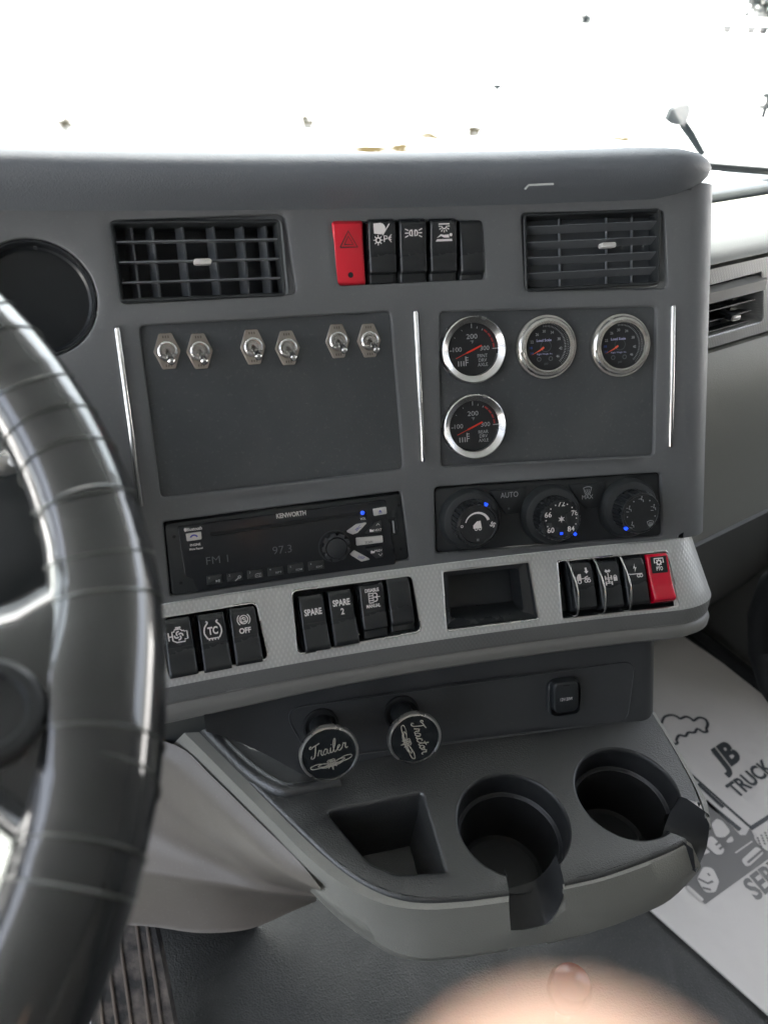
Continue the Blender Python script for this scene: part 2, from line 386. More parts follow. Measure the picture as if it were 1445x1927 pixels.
mb.loft([[(p.x, p.y, ZF-.03) for p in P], [(p.x, p.y, ZF) for p in P]], True, True); struct(mb.build('cab_floor', M_FLOOR, smooth=0))
mb = MB(); vbox(mb, -.85, 1.78, -1.2, .90, .50, .53); struct(mb.build('cab_roof', M_HEAD, smooth=0))
mb = MB(); vbox(mb, -.85, 1.75, -1.24, -1.2, ZF, .5); struct(mb.build('cab_wall_rear', M_REAR, smooth=0))
mb = MB(); vbox(mb, -.87, -.84, -1.2, 1.25, ZF, -.42); vbox(mb, -.87, -.84, -1.2, -.35, -.42, .5); vbox(mb, -.87, -.84, .95, 1.05, -.42, .5)
struct(mb.build('cab_wall_left', M_HEAD, smooth=0))
mb = MB(); vbox(mb, 1.75, 1.78, -1.2, 1.25, ZF, -.42); vbox(mb, 1.75, 1.78, -1.2, -.35, -.42, .5); vbox(mb, 1.75, 1.78, .95, 1.05, -.42, .5)
struct(mb.build('cab_wall_right', M_HEAD, smooth=0))
mb = MB(); vbox(mb, -.85, 1.75, 1.25, 1.28, ZF, -.33); struct(mb.build('cab_wall_front', M_HEAD, smooth=0))

# ------------------------------------------------------------------ dashboard
dash = thing('dashboard', 'dark grey truck dashboard with hooded top, recessed panels and silver lower band', 'dashboard', wpos(O))
SL = -.40
def rp(px, r, fn=pt, wv=0, n=5): return rpoly(sv(fn, px, wv), r, n)
H_ventL = rp([(203, 412), (538, 398), (562, 556), (226, 576)], .006)
H_ventR = rp([(978, 397), (1252, 394), (1259, 546), (985, 550)], .006)
H_sw = rp([(624, 413), (908, 412), (917, 528), (634, 541)], .005)
H_L = rp([(258, 609), (738, 582), (763, 886), (300, 942)], .006)
H_R = rp([(824, 583), (1238, 573), (1233, 860), (827, 882)], .006)
H_rad = rp([(304, 980), (757, 921), (774, 1056), (318, 1127)], .004)
H_hv = rp([(814, 914), (1246, 886), (1250, 1012), (818, 1046)], .006)
H_cl = circ(.0405, tuple(inv(pt, 68, 562)[:2]), 48)
holes = [H_ventL, H_ventR, H_sw, H_L, H_R, H_rad, H_hv, H_cl]
VT, VB = .176, -.119
mb = MB(); sheet(mb, [(SL, VB), (.244, VB), (.244, VT), (SL, VT)], holes, pt, 0, .01)
ss = [.244+.004*k for k in range(14)]+[.30, .35, .42]
mb.grid([[pt(s, v, 0) for s in ss] for v in np.linspace(VB, VT, 12)])
e = .0012
for h, dp in ((H_ventL, .004), (H_ventR, .004), (H_sw, .012), (H_L, .0035), (H_R, .0035), (H_rad, .006), (H_hv, .004), (H_cl, .02)):
    mb.loft([[pt(x, y, wv) for x, y in off(h, d)] for d, wv in ((0, 0), (-e*.4, -e*.15), (-e*.8, -e*.5), (-e, -e), (-e-.0004, -dp))])
mb.build('fascia', M_FASC, dash, True, 50)
for h, wv, nm in ((H_L, -.0034, 'switch_plate'), (H_R, -.0034, 'gauge_plate')):
    mb = MB(); sheet(mb, off(h, -e+.0002), [], pt, wv, .02); mb.build(nm, M_INS, dash, True)
V_L = rp([(209, 419), (531, 411), (545, 558), (233, 571)], .005); V_R = rp([(984, 404), (1241, 401), (1243, 540), (992, 543)], .005)
for h, iv_ in ((H_ventL, V_L), (H_ventR, V_R)): mb = MB(); sheet(mb, off(h, -e-.0002), [iv_], pt, -.0035, .02); mb.build('vent_surround', M_FASC, dash, True)
M_CAV = mat('vent_cavity', (.05, .055, .06), .7)  # paler than the other recesses: lens haze put into the colour
for h in (V_L, V_R): mb = MB(); mb.loft([[pt(x, y, wv) for x, y in off(h, -e-.0003)] for wv in (-.004, -.036)]); sheet(mb, off(h, -e+.0002), [], pt, -.035, .03); mb.build('vent_cavity', M_CAV, dash, True)
for h, wv in ((H_sw, -.0118), (H_rad, -.0062), (H_hv, -.0042)): mb = MB(); sheet(mb, off(h, -e+.0002), [], pt, wv, .03); mb.build('recess_back', M_DEEP, dash, True)
# instrument dial recess far left
mb = MB(); c0 = tuple(inv(pt, 68, 562)[:2])
mb.loft([[pt(c0[0]+r*math.cos(a), c0[1]+r*math.sin(a), wv) for a in np.linspace(0, 2*PI, 56)[:-1]] for r, wv in ((.0390, -.004), (.0382, -.0020), (.0372, -.0020), (.0364, -.004), (.0352, -.011), (.0335, -.0125))])
mb.build('instrument_ring', M_BLK, dash, True)
mb = MB(); sheet(mb, circ(.036, c0, 40), [], pt, -.0150, .02); mb.build('instrument_dial', mat('smoked_glass', (.012, .014, .016), .15), dash, True)
# top cowl
crow = [(392, .0005), (386, .004), (376, .012), (362, .021), (346, .029), (330, .034), (316, .036), (303, .034), (294, .029), (289, .020)]
cpt = lambda s, v, wv: cylpt(s, v, wv, .208, .020)
ssc = list(np.linspace(SL, .208, 60))+[.208+.0026*k for k in range(1, 18)]+[.258, .265, .272]
rows = []
for y, wv in crow:
    v = inv(pt, 700, y, wv)[1]; rows.append([cpt(s, v, wv) for s in ssc])
v2 = inv(pt, 700, 289, .020)[1]
for d, dz in ((.012, -.001), (.03, -.006), (.06, -.018), (.14, -.05), (.7, -.16)):
    rows.append([cpt(s, v2, .020) + np.array((0, d*(1 if s < .208 else .6), dz)) for s in ssc])
mb = MB(); mb.grid(rows); mb.build('top_cowl', M_COWL, dash, True, 60)
mb = MB()  # small moulded line mark on the cowl
q = sv(pt, [(986, 357), (993, 349), (1040, 347)], .036); stroke(mb, q, .0014, pt, .0375)
mb.build('cowl_mark', mat('worn_mark', (.5, .52, .5), .5), dash, True)
# chrome strips
for (xa, ya, xb, yb) in ((218, 614, 268, 955), (783, 583, 796, 871), (1267, 573, 1262, 843)):
    (s0, v0), (s1, v1) = sv(pt, [(xa, ya), (xb, yb)], .002); s0 = (s0+s1)/2; rows = []
    mb = MB(); P = rrect(.0046, v0-v1, .0018, (s0, (v0+v1)/2)); ploft(mb, P, [(.0004, 0), (0, .001), (-.0005, .0024), (-.0015, .0032)], pt)
    mb.build('trim_strip', M_CHR, dash, True, 60)
# silver band with its wells
VS0, VS1 = -.1915, -.1195
W_L = rp([(296, 1163), (482, 1133), (506, 1240), (318, 1278)], .005, tpt)
W_M = rp([(548, 1112), (775, 1082), (793, 1188), (560, 1232)], .005, tpt)
W_C = rp([(832, 1075), (995, 1057), (1013, 1165), (840, 1187)], .0022, tpt)
W_R = rp([(1048, 1056), (1254, 1036), (1278, 1141), (1057, 1166)], .0025, tpt)
def clampv(P): return [(x, max(y, VS0+.0012)) for x, y in P]
wells = [clampv(p) for p in (W_L, W_M, W_C, W_R)]
ssb = [.226+.004*k for k in range(18)]+[.33, .38, .45]
mb = MB(); sheet(mb, [(SL, VS0), (.226, VS0), (.226, VS1), (SL, VS1)], wells, tpt, 0, .008, [[(SL, v_), (.226, v_)] for v_ in (-.1785, -.1775)])
mb.grid([[tpt(s, v, 0) for s in ssb] for v in (VS0, -.185, -.1785, -.1775, -.165, -.15, -.135, -.123, VS1)])
mb.grid([[tpt(s, VS1, wv) for s in list(np.linspace(SL, .226, 50))+ssb] for wv in (0, -.006)])
mb.build('silver_trim_band', M_SIL, dash, True, 40)
mb = MB()
for h in wells: mb.loft([[tpt(x, y, wv) for x, y in off(h, d)] for d, wv in ((.0007, .0001), (.0003, .0009), (-.0004, .0009), (-.0008, -.0005))])
mb.build('well_edge', M_BRU, dash, True, 60)
mb = MB()
for i, h in enumerate(wells):
    dp = -.034 if i == 2 else -.016
    mb.loft([[tpt(x, y, wv) for x, y in off(h, d)] for d, wv in ((-.0007, -.0003), (-.001, dp))])
    sheet(mb, off(h, -.0009), [], tpt, dp, .02)
mb.build('switch_well', M_BLKM, dash, True)
# cubby inner frame
mb = MB(); P0 = wells[2]; P1 = rp([(846, 1088), (980, 1072), (990, 1154), (853, 1170)], .003, tpt)
mb.loft([[tpt(x, y, -.001) for x, y in off(P0, -.0009)], [tpt(x, y, -.004) for x, y in off(P0, -.002)], [tpt(x, y, -.006) for x, y in P1], [tpt(x, y, -.03) for x, y in off(P1, -.001)]])
mb.build('cubby_liner', M_BLK, dash, True, 50)
# grey bevel below the band
ssv = list(np.linspace(SL, .226, 55))+ssb[1:]
prof = [(-.1917, .0001), (-.1922, -.0009), (-.1932, -.0010), (-.1942, .0004), (-.1985, .0016), (-.2040, .0002), (-.2078, -.006), (-.2095, -.014), (-.2095, -.05)]
mb = MB()
def bev(s, v, wv):
    k = .95*(1/(1+math.exp(-(s+.12)*-40)))      # the band grows slightly deeper towards the driver
    return cylpt(s, v-max(0, k)*.003*min(1, max(0, (-.1925-v)/.004)), trw(-.1915)+wv, .226, .035)
mb.grid([[bev(s, v, wv) for s in ssv] for v, wv in prof]); mb.build('lower_trim_bevel', M_BEV, dash, True, 40)
# knob panel below
ssk = list(np.linspace(-.185, .207, 40))+[.207+.003*k for k in range(1, 15)]+[.28, .36, .44]
ZS = -.555
def kbot(s):
    lo, hi = -.40, -.2
    for _ in range(30):
        m = (lo+hi)/2
        if kpt(s, m)[2] > ZS-.004: hi = m
        else: lo = m
    return m
mb = MB()
def kv(s, q): 
    b = kbot(s)
    if s < -.105: b = b+(-.105-s)/.08*.075
    return -.2+(b+.2)*q
mb.grid([[kpt(s, kv(s, q), (.0 if s > -.13 else ((-.13-s)/.055)**2*.02)) for s in ssk] for q in np.linspace(0, 1, 10)])
mb.build('lower_panel', M_LOW, dash, True, 50)
# engraved line around the knob panel
Lr = rpoly(sv(kpt, [(532, 1335), (1195, 1244), (1180, 1357), (586, 1432)], 0), .012, 8)
Li = [p for p in Lr]
mb = MB(); mb.loft([[kpt(x, y, wv) for x, y in off(Li, d)] for d, wv in ((.0007, .0001), (.0002, .0011), (-.0004, .0011), (-.0009, .0006))])
sheet(mb, off(Li, -.0008), [], kpt, .0007, .02)
mb.build('knob_plate', M_LOW, dash, True, 25)

# ------------------------------------------------------------------ passenger side
pas = thing('passenger_dashboard', 'light grey passenger side of the dashboard beyond the centre panel, with silver vent surround', 'dashboard', wpos(ppt(0, 0)))
def prow(y0, q): return inv(ppt, 1345, y0, q)[1]
A0, A1 = -.075, .62
mb = MB(); rows = []
for y, q in ((350, -.294), (356, -.284), (366, -.280), (376, -.283), (383, -.292)): rows.append([ppt(a, prow(y, q), q) for a in np.linspace(A0, A1, 20)])
rows.insert(0, [ppt(a, prow(342, -.33), -.33) for a in np.linspace(A0, A1, 20)]); rows.insert(0, [ppt(a, prow(326, -.40), -.40) for a in np.linspace(A0, A1, 20)]); rows.insert(0, [ppt(a, prow(340, -.42), -.42) for a in np.linspace(A0, A1, 20)])
mb.grid(rows); mb.build('top_shelf', M_COWL, pas, True, 50)
mb = MB(); bB = prow(497, .012)
rows = [[ppt(a, prow(y, q), q) for a in np.linspace(A0, A1, 16)] for y, q in ((380, -.29), (388, -.24), (398, -.19), (409, -.14), (420, -.10), (432, -.065), (445, -.036), (459, -.014), (473, .002), (486, .010), (497, .012))]
mb.grid(rows); mb.build('upper_panel', M_PASS, pas, True, 60)
bv0, bv1 = prow(505, .008), prow(652, .008)
HV = rpoly([tuple(inv(ppt, x, y, .008)[:2]) for x, y in ((1300, 545), (1434, 510), (1437, 606), (1300, 645))], .006)
mb = MB(); sheet(mb, [(A0, bv1), (A1, bv1), (A1, bv0), (A0, bv0)], [HV], lambda a, b, q: ppt(a, b, q), .008, .02)
mb.loft([[ppt(x, y, q) for x, y in off(HV, d)] for d, q in ((0, .008), (-.001, .007), (-.002, -.03))])
mb.build('silver_vent_band', M_SIL2, pas, True, 40)
mb = MB(); mb.grid([[ppt(a, bv0, .008) for a in (A0, A1)], [ppt(a, bv0, -.004) for a in (A0, A1)], [ppt(a, bB, -.004) for a in (A0, A1)], [ppt(a, bB, .012) for a in (A0, A1)]])
mb.grid([[ppt(a, prow(y, q), q) for a in np.linspace(A0, A1, 16)] for y, q in ((652, .008), (654, .002), (662, .012), (700, .022), (760, .024), (840, .018), (900, .010), (960, .004), (1004, .0))])
mb.build('glovebox_door', M_PASS, pas, True, 40)
mb = MB(); mb.grid([[ppt(a, prow(y, q), q) for a in np.linspace(A0, A1, 16)] for y, q in ((1004, -.008), (1012, -.004), (1060, -.02), (1100, -.05), (1130, -.09), (1140, -.2))])
mb.build('lower_panel', M_PASD, pas, True, 40)
def vent_parts(o, w_, h_, nh, vx, louvre, tab, frame_mat=M_BLKM, depth=.012, tilt=0, cover=None):
    w_ -= .001; h_ -= .001; mb = MB(); P = rrect(w_, h_, .004); ploft(mb, P, [(0, -.002), (0, .0015), (-.0008, .0025), (-.002, .0022), (-.003, -.001), (-.0035, -depth)], cap1=False); mb.build('frame', frame_mat, o)
    mb = MB()
    for k in range(nh):
        v = -h_/2+h_*(k+1)/(nh+1); mb.box((0, v, -.004), (w_-.006, .0009, .010), Matrix.Rotation(tilt, 3, 'X'))
    mb.build('louvre', mat('louvre_grey', (.11, .118, .128), .45), o)  # slats and vanes lightened to carry the haze over the vents
    mb = MB()
    for u in vx: mb.box((u, 0, -.013), (.0016, h_-.005, .012), Matrix.Rotation(louvre, 3, 'Y'))
    mb.build('vane', mat('louvre_grey', (.11, .118, .128), .45), o)
    mb = MB(); P = rrect(.0125, .0042, .002, tab); plate(mb, P, -.002, .005, .0012); mb.build('adjuster_tab', M_LENS, o)
def dims(P): return (max(p[0] for p in P)-min(p[0] for p in P), max(p[1] for p in P)-min(p[1] for p in P))
GV = 'air vents in the dashboard'
it = It('air_vent', 'open black air vent with visible grid and small silver tab, above the toggle switches', 'air vent', 379, 490, group=GV)
(x0, y0), (x1, y1) = it.L(216, 560), it.L(532, 415)
vent_parts(it.o, *dims(V_L), 3, [-.047, -.033, -.012, .010, .031, .048], .35, it.L(382, 492, .004))
it = It('air_vent', 'haze-grey air vent with added backing flap and silver tab, above the round gauges', 'air vent', 1114, 471, group=GV)
mb = MB(); mb.box((0, 0, -.012), (dims(V_R)[0]-.002, dims(V_R)[1]-.002, .0015)); mb.build('haze_flap', mat('haze_grey', (.05, .055, .06), .6), it.o)  # added flap; its flat grey stands in for haze over the vent
vent_parts(it.o, *dims(V_R), 4, [-.022, .018, .04], -.5, it.L(1145, 461, .004), tilt=-.5)
q = inv(ppt, 1372, 580, .004); Mv = Matrix(((e1[0], 0, -e2[0], 0), (e1[1], 0, -e2[1], 0), (0, 1, 0, 0), (0, 0, 0, 1))); c = ppt(q[0], q[1], .002); Mv.translation = Vector(c)
o = thing('air_vent', 'slatted air vent in the silver band of the passenger dashboard, right edge of the photo', 'air vent', Mv, GV)
(x0, y0), (x1, y1) = HV[0], HV[len(HV)//2]
mb = MB(); ub = .05
for k in range(5): mb.box((-.005, .012-.011*k, -.004), (.085, .0008, .014), Matrix.Rotation(-.25, 3, 'X'))
mb.build('louvre', M_BLKM, o)
mb = MB(); mb.grid([[(u, .028, .002), (u, .024, .008), (u, .014, .009), (u, .012, .004)] for u in (-.05, .0385)]); mb.build('hood', M_BEV, o)
mb = MB(); mb.box((-.0, -.005, -.028), (.1, .085, .002)); mb.build('housing', M_DEEP, o)
mb = MB()
for u in (-.03, -.008, .014): mb.box((u, -.012, -.018), (.0015, .05, .012), Matrix.Rotation(.3, 3, 'Y'))
mb.build('vane', M_BLKM, o)
mb = MB(); plate(mb, rrect(.012, .0055, .002, (.004, -.008)), -.012, .008, .001); at_ = mb.build('adjuster_tab', M_BLKM, o); mb = MB(); plate(mb, rrect(.0115, .005, .002, (.004, -.008)), .008, .0105, .001); mb.build('tab_tip', M_LENS, at_)
# ------------------------------------------------------------------ rocker switches
def rocker_w(v, h, kind):                  # side profile: v runs -h/2..h/2
    t = v/h+.5                              # 0 bottom, 1 top
    if kind == 'down': P = [(0, .0065), (.06, .0085), (.25, .0068), (.5, .0052), (.8, .0050), (.93, .0046), (1, .003)]
    elif kind == 'up': P = [(0, .0005), (.14, .001), (.17, .0055), (.3, .0052), (.5, .0058), (.85, .0085), (.95, .0085), (1, .006)]
    elif kind == 'blank': P = [(0, .0), (.10, .0005), (.14, .005), (.3, .0055), (.7, .0055), (.93, .0045), (1, .003)]
    elif kind == 'guard': P = [(0, .004), (.04, .0075), (.2, .0072), (.5, .0072), (.8, .0065), (.93, .0045), (1, .001)]
    elif kind == 'pto': P = [(0, .003), (.05, .0085), (.12, .0085), (.35, .0055), (.62, .0036), (.95, .0036), (1, .001)]
    else: P = [(0, .001), (.04, .0035), (.3, .004), (.7, .0045), (.94, .0065), (1, .003)]
    for (a, b), (c, d) in zip(P, P[1:]):
        if t <= c: return b+(d-b)*(t-a)/(c-a)
    return P[-1][1]
def rocker(label, px, py, w_, h_, kind, m, fn, base, spec=None, isz=.012, iv=.22, group=None, guard=False, markm=None, depth=.012, name='rocker_switch'):
    it = It(name, label, 'rocker switch', px, py, fn, base, group, at=base+.004)
    mb = MB(); rows = []
    a = w_/2
    for k in range(31):
        v = -h_/2+h_*k/30; wv = rocker_w(v, h_, kind); f = 1 if kind != 'down' else 1-.04*(k/30)
        aa = a*f; r = .0022
        rows.append([(-aa, v, -depth), (-aa, v, wv-r)]+[(-aa+r-r*math.cos(q), v, wv-r+r*math.sin(q)) for q in (.35, .7, 1.1, 1.57)]+[(0, v, wv+.00005)]+[(aa-r+r*math.cos(q), v, wv-r+r*math.sin(q)) for q in (1.57, 1.1, .7, .35)]+[(aa, v, wv-r), (aa, v, -depth)])
    n = len(rows[0]); mb.grid(rows); mb.f.append(tuple(range(n))); mb.mi.append(0); mb.f.append(tuple(range(30*n+n-1, 30*n-1, -1))); mb.mi.append(0)
    if kind == 'pto':
        mb.build('rocker_body', M_REDG, it.o, smooth=50)
        mb = MB(); ffn = lambda u, v, wv: (u, v, rocker_w(v, h_, kind)+wv)
        sheet(mb, rrect(w_*.72, h_*.34, .001, (0, h_*.27)), [], ffn, .0004, .004); mb.build('legend_cap', M_BLK, it.o)
    else: mb.build('rocker_body', m, it.o, smooth=50)
    if kind != 'haz':
        mb = MB(); mb.loft([[(x, y, wv) for x, y in off(rrect(w_+.0014, h_+.0022, .0022), d)] for d, wv in ((0, -depth), (0, -.0010), (-.0004, -.0004), (-.0008, -.0010), (-.0008, -depth))]); mb.build('switch_bezel', M_BLKM, it.o, smooth=40)
    if kind in ('down', 'guard'):
        mb = MB(); mb.grid([[(u, .0+q, rocker_w(q, h_, kind)+.00016) for q in (-.0003, .0003)] for u in (-a*.9, a*.9)]); mb.build('lens_joint', M_DEEP, it.o, smooth=0)
    if spec:
        mb = MB(); icon(mb, spec, (0, h_*iv), isz, lambda u, v, wv: (u, v, rocker_w(v, h_, kind)+wv), .0006 if kind == 'pto' else .0003)
        mb.build('legend', markm or M_WHITE, it.o, smooth=0)
    if kind == 'haz':
        mb = MB(); fill(mb, circ(.0021, (.0, -h_*.34), 16), lambda u, v, wv: (u, v, rocker_w(v, h_, kind)+wv), .0003); mb.build('indicator', M_DEEP, it.o, smooth=0)
    if guard:
        mb = MB(); u = -a*.98
        mb.tube(smoothc([(u-.003, h_*.52, -.004), (u-.001, h_*.50, .004), (u, h_*.30, .0085), (u, h_*.05, .0145), (u, -h_*.15, .0165), (u, -h_*.40, .013), (u, -h_*.55, .009), (u-.001, -h_*.60, .0035), (u-.004, -h_*.56, -.004)], 5), .00085, 10)
        mb.build('wire_guard', M_CHR, it.o)
    return it
I_headl = [('p', arc((-.12, .25), .3, -90, 90, 10)+[(-.5, .52), (-.48, .0)]), ('l', [(.0, -.1), (.42, .5)], .06), ('o', (-.25, -.35), .13, .07)] + \
    [('l', [(-.25+.17*math.cos(a), -.35+.17*math.sin(a)), (-.25+.27*math.cos(a), -.35+.27*math.sin(a))], .05) for a in np.linspace(0, 2*PI, 9)[:-1]] + \
    [('l', [(.1, -.45), (.1, -.12), (.25, -.15), (.28, -.27), (.1, -.3)], .06)] + [('l', [(.33, -.27), (.52, -.27+d)], .05) for d in (-.2, -.07, .07, .2)]
I_park = [('l', [(-.08, .16), (-.08, -.16), (-.2, -.12), (-.24, 0), (-.2, .12), (-.08, .16)][::-1], .07), ('l', [(.08, .16), (.08, -.16), (.2, -.12), (.24, 0), (.2, .12), (.08, .16)], .07)] + \
    [('l', [(s*.3, d*.6), (s*.5, d)], .055) for s in (-1, 1) for d in (-.22, 0, .22)]
I_bunk = [('l', [(-.32, .46), (.32, .46)], .07), ('a', ((0, .36), .15, 180, 360), .06)] + [('l', [(.2*math.cos(a), .34+.2*math.sin(a)), (.33*math.cos(a), .34+.33*math.sin(a))], .05) for a in np.linspace(-PI, 0, 7)] + \
    [('p', [(-.5, -.46), (.5, -.46), (.46, -.34), (-.42, -.34)]), ('p', [(-.45, -.28), (-.2, -.08), (0, -.12), (.28, -.1), (.3, -.27), (0, -.26), (-.18, -.18)]), ('d', (.4, -.12), .09)]
I_haz = [('l', [(-.5, -.4), (0, .45), (.5, -.4), (-.5, -.4)], .08), ('l', [(-.25, -.25), (0, .18), (.25, -.25), (-.25, -.25)], .06)]
GT = 'rocker switches in the top row'
TW = -.0115
for lb, x, y, h_, kind, m, spec, mk, w_ in (
    ('red hazard light switch with a dark warning triangle, first in the top row', 657, 476, .047, 'haz', M_RED, I_haz, mat('dark_legend', (.06, .03, .03), .5), .0235),
    ('black rocker switch with headlamp and lamp symbols, beside the red hazard switch', 719, 473, .046, 'up', M_BLK, I_headl, None, .0215),
    ('black rocker switch with two facing parking lamp symbols, in the top row', 777, 472, .046, 'up', M_BLK, I_park, None, .0215),
    ('black rocker switch with bunk lamp and lying figure symbol, in the top row', 834, 471, .046, 'up', M_BLK, I_bunk, None, .0215),
    ('blank black switch cover at the right end of the top row', 888, 470, .046, 'blank', M_BLK, None, None, .0195)):
    rocker(lb, x, y, w_, h_, kind, m, pt, TW+.0075, spec, .0135, .27 if kind != 'haz' else .2, GT, False, mk)
I_eng = [('l', [(-.3, .12), (-.3, -.2), (-.12, -.32), (.28, -.32), (.28, -.2), (.42, -.2), (.42, .18), (.28, .18), (.28, .22), (.18, .22), (.1, .32), (-.16, .32), (-.2, .22), (-.3, .22), (-.3, .1)], .06), ('l', [(-.12, .4), (.14, .4)], .07), ('l', [(0, .4), (0, .3)], .06), ('l', [(-.48, .2), (-.48, -.2)], .06), ('l', [(-.48, 0), (-.3, 0)], .06)] + \
    [('a', ((-.0+.1*math.cos(a), .0+.1*math.sin(a)), .1, math.degrees(a)-20, math.degrees(a)+150), .07) for a in (0, 1.57, 3.14, 4.71)]
I_tc = [('t', 'TC', (0, .0), .5, .4), ('l', smoothc([(-.3, .5), (-.22, .42), (-.38, .2), (-.42, -.1), (-.28, -.38)]), .07), ('l', smoothc([(.3, .5), (.22, .42), (.38, .2), (.42, -.1), (.28, -.38)]), .07), ('l', [(-.28, -.38), (.28, -.38)], .06)] + [('l', [(x, -.38), (x, -.48)], .06) for x in (-.22, -.07, .07, .22)]
I_off = [('t', 'OFF', (0, -.32), .62, .3), ('o', (0, .25), .22, .05), ('a', ((0, .25), .33, 130, 230), .05), ('a', ((0, .25), .33, -50, 50), .05), ('l', [(-.14, .12), (.14, .14), (.12, .2), (.0, .24), (-.04, .33), (-.12, .33), (-.14, .12)], .05), ('l', [(-.05, .38), (.12, .3)], .05)]
I_dis = [('t', 'DISABLE', (0, .42), .8, .2), ('t', 'MANUAL', (0, -.45), .8, .2)] + [('l', [(-.2, .24-.13*k), (.02, .24-.13*k)], .05) for k in range(5)] + [('l', [(-.22, .28), (-.22, -.28)], .04), ('l', [(.03, .28), (.03, -.28)], .04), ('a', ((.14, .12), .12, -90, 120), .06), ('a', ((.14, -.1), .12, -120, 90), .06), ('l', [(.05, .02), (.42, .02)], .05)]
GS = 'rocker switches in the silver band'
def rk(*a, **k): return rocker(*a, **k)
RH = .044
for lb, x, y, kind, spec, sz, w_ in (
    ('black rocker switch with engine and fan symbol, partly behind the steering wheel', 340, 1221, 'down', I_eng, .0135, .0212),
    ('black rocker switch marked TC inside a tyre symbol', 404, 1211, 'down', I_tc, .0135, .0212),
    ('black rocker switch marked OFF under a sloping vehicle symbol', 463, 1199, 'down', I_off, .0130, .0212),
    ('black rocker switch marked SPARE only', 592, 1175, 'down', [('t', 'SPARE', (0, 0), 1.0, .38)], .0125, .0208),
    ('black rocker switch marked SPARE 2', 646, 1165, 'down', [('t', 'SPARE', (0, .24), 1.0, .38), ('t', '2', (0, -.26), .2, .36)], .0125, .0208),
    ('black rocker switch marked DISABLE MANUAL', 703, 1151, 'up', I_dis, .0128, .0208),
    ('blank black switch cover at the right end of the middle switch group', 754, 1139, 'blank', None, .01, .0200)):
    rk(lb, x, y, w_, RH, kind, M_BLK, tpt, -.003, spec, sz*1.14, .2 if kind == 'down' else .23, GS)
I_dump = [('p', [(-.48, -.12), (-.48, .12), (-.34, .34), (-.14, .34), (-.14, -.12)]), ('o', (-.3, -.2), .12, .07), ('l', [(-.14, 0), (.5, 0)], .06), ('o', (.18, -.18), .1, .06), ('o', (.4, -.18), .1, .06), ('l', [(.3, .75), (.3, .5)], .14), ('p', [(.14, .5), (.46, .5), (.3, .32)]), ('l', [(.1, .06), (.36, .14)], .06)]
I_lock = [('l', [(-.3, .5), (-.12, .38)], .18), ('l', [(.06, .5), (-.08, .38)], .16), ('l', [(-.12, .3), (-.12, -.42)], .07), ('l', [(-.34, -.05), (.08, -.05)], .06), ('l', [(-.34, -.42), (.08, -.42)], .06)] + [('l', [(x, -.2), (x, .12)], .1) for x in (-.34, .1)] + [('l', [(x, -.56), (x, -.28)], .1) for x in (-.34, .1)] + [('p', [(.24, -.3), (.52, -.3), (.52, 0), (.24, 0)]), ('a', ((.38, 0), .1, 0, 180), .06), ('l', [(-.24, -.34), (0, -.12)], .05), ('l', [(0, -.34), (-.24, -.12)], .05)]
I_bolt = [('p', [(.04, .75), (-.12, .38), (.0, .42), (-.04, .1), (.14, .48), (.02, .46)]), ('l', [(-.45, 0), (.5, 0)], .06), ('l', [(-.45, .06), (-.45, 0)], .1), ('o', (.2, -.14), .1, .055), ('o', (.4, -.14), .1, .055)]
I_pto = [('l', [(-.38, .1), (-.38, .48), (.38, .48), (.38, .1)], .1), ('o', (0, .14), .17, .1), ('t', 'PTO', (0, -.36), .55, .34)] + [('l', [(.2*math.cos(a), .14+.2*math.sin(a)), (.28*math.cos(a), .14+.28*math.sin(a))], .08) for a in np.linspace(0, 2*PI, 9)[:-1]]
for lb, x, y, kind, spec, m, g in (
    ('black guarded rocker switch with truck and down arrow symbol', 1096, 1103, 'guard', I_dump, M_BLK, True),
    ('black guarded rocker switch with axle and padlock symbol', 1146, 1100, 'guard', I_lock, M_BLK, True),
    ('black guarded rocker switch with lightning bolt over a trailer symbol', 1194, 1094, 'guard', I_bolt, M_BLK, True),
    ('translucent red rocker switch marked PTO on a black cap', 1243, 1090, 'pto', I_pto, M_REDG, False)):
    rk(lb, x, y, .0200, .0425, kind, m, tpt, -.001 if g else 0.0015, spec, .0122 if g else .0105, (.12 if g else .28), GS, g)

# ------------------------------------------------------------------ toggle switches
def toggle(label, x, y, dx):
    it = It('toggle_switch', label, 'toggle switch', x, y, pt, -.0033, 'metal toggle switches on the left plate', at=-.003)
    mb = MB(); P = rpoly([(-.0095, .0), (-.0045, .0128), (.0045, .0128), (.0095, 0), (.0045, -.0128), (-.0045, -.0128)], .0015, 3)
    ploft(mb, P, [(0, 0), (0, .0012), (-.0003, .0015)]); mb.build('legend_plate', M_NICK, it.o)
    mb = MB()
    for s in (1, -1):
        for k in range(-1, 2): mb.box((k*.0018, s*.0102, .0016), (.0010, .0018, .0004))
    mb.build('stamped_marks', mat('worn_stamp', (.22, .2, .18), .5, .8), it.o, smooth=0)
    mb = MB(); mb.lathe([(.0072, .0015), (.0074, .003), (.0070, .0045), (.0058, .0052), (.0056, .0042), (.0045, .0040)], 24, cap1=False); mb.lathe([(.0047, .0040), (.0040, .0062), (.0035, .0062), (.0033, .003)], 20); mb.build('ring_nut', M_BRU, it.o)
    mb = MB(); mb.tube([(0, 0, .003), (dx*.3, -.0025, .009), (dx*.8, -.006, .0165), (dx, -.0078, .0195), (dx*1.02, -.0082, .0205)], [.0016, .0019, .0025, .0026, .0015], 14); mb.build('lever', M_CHR, it.o)
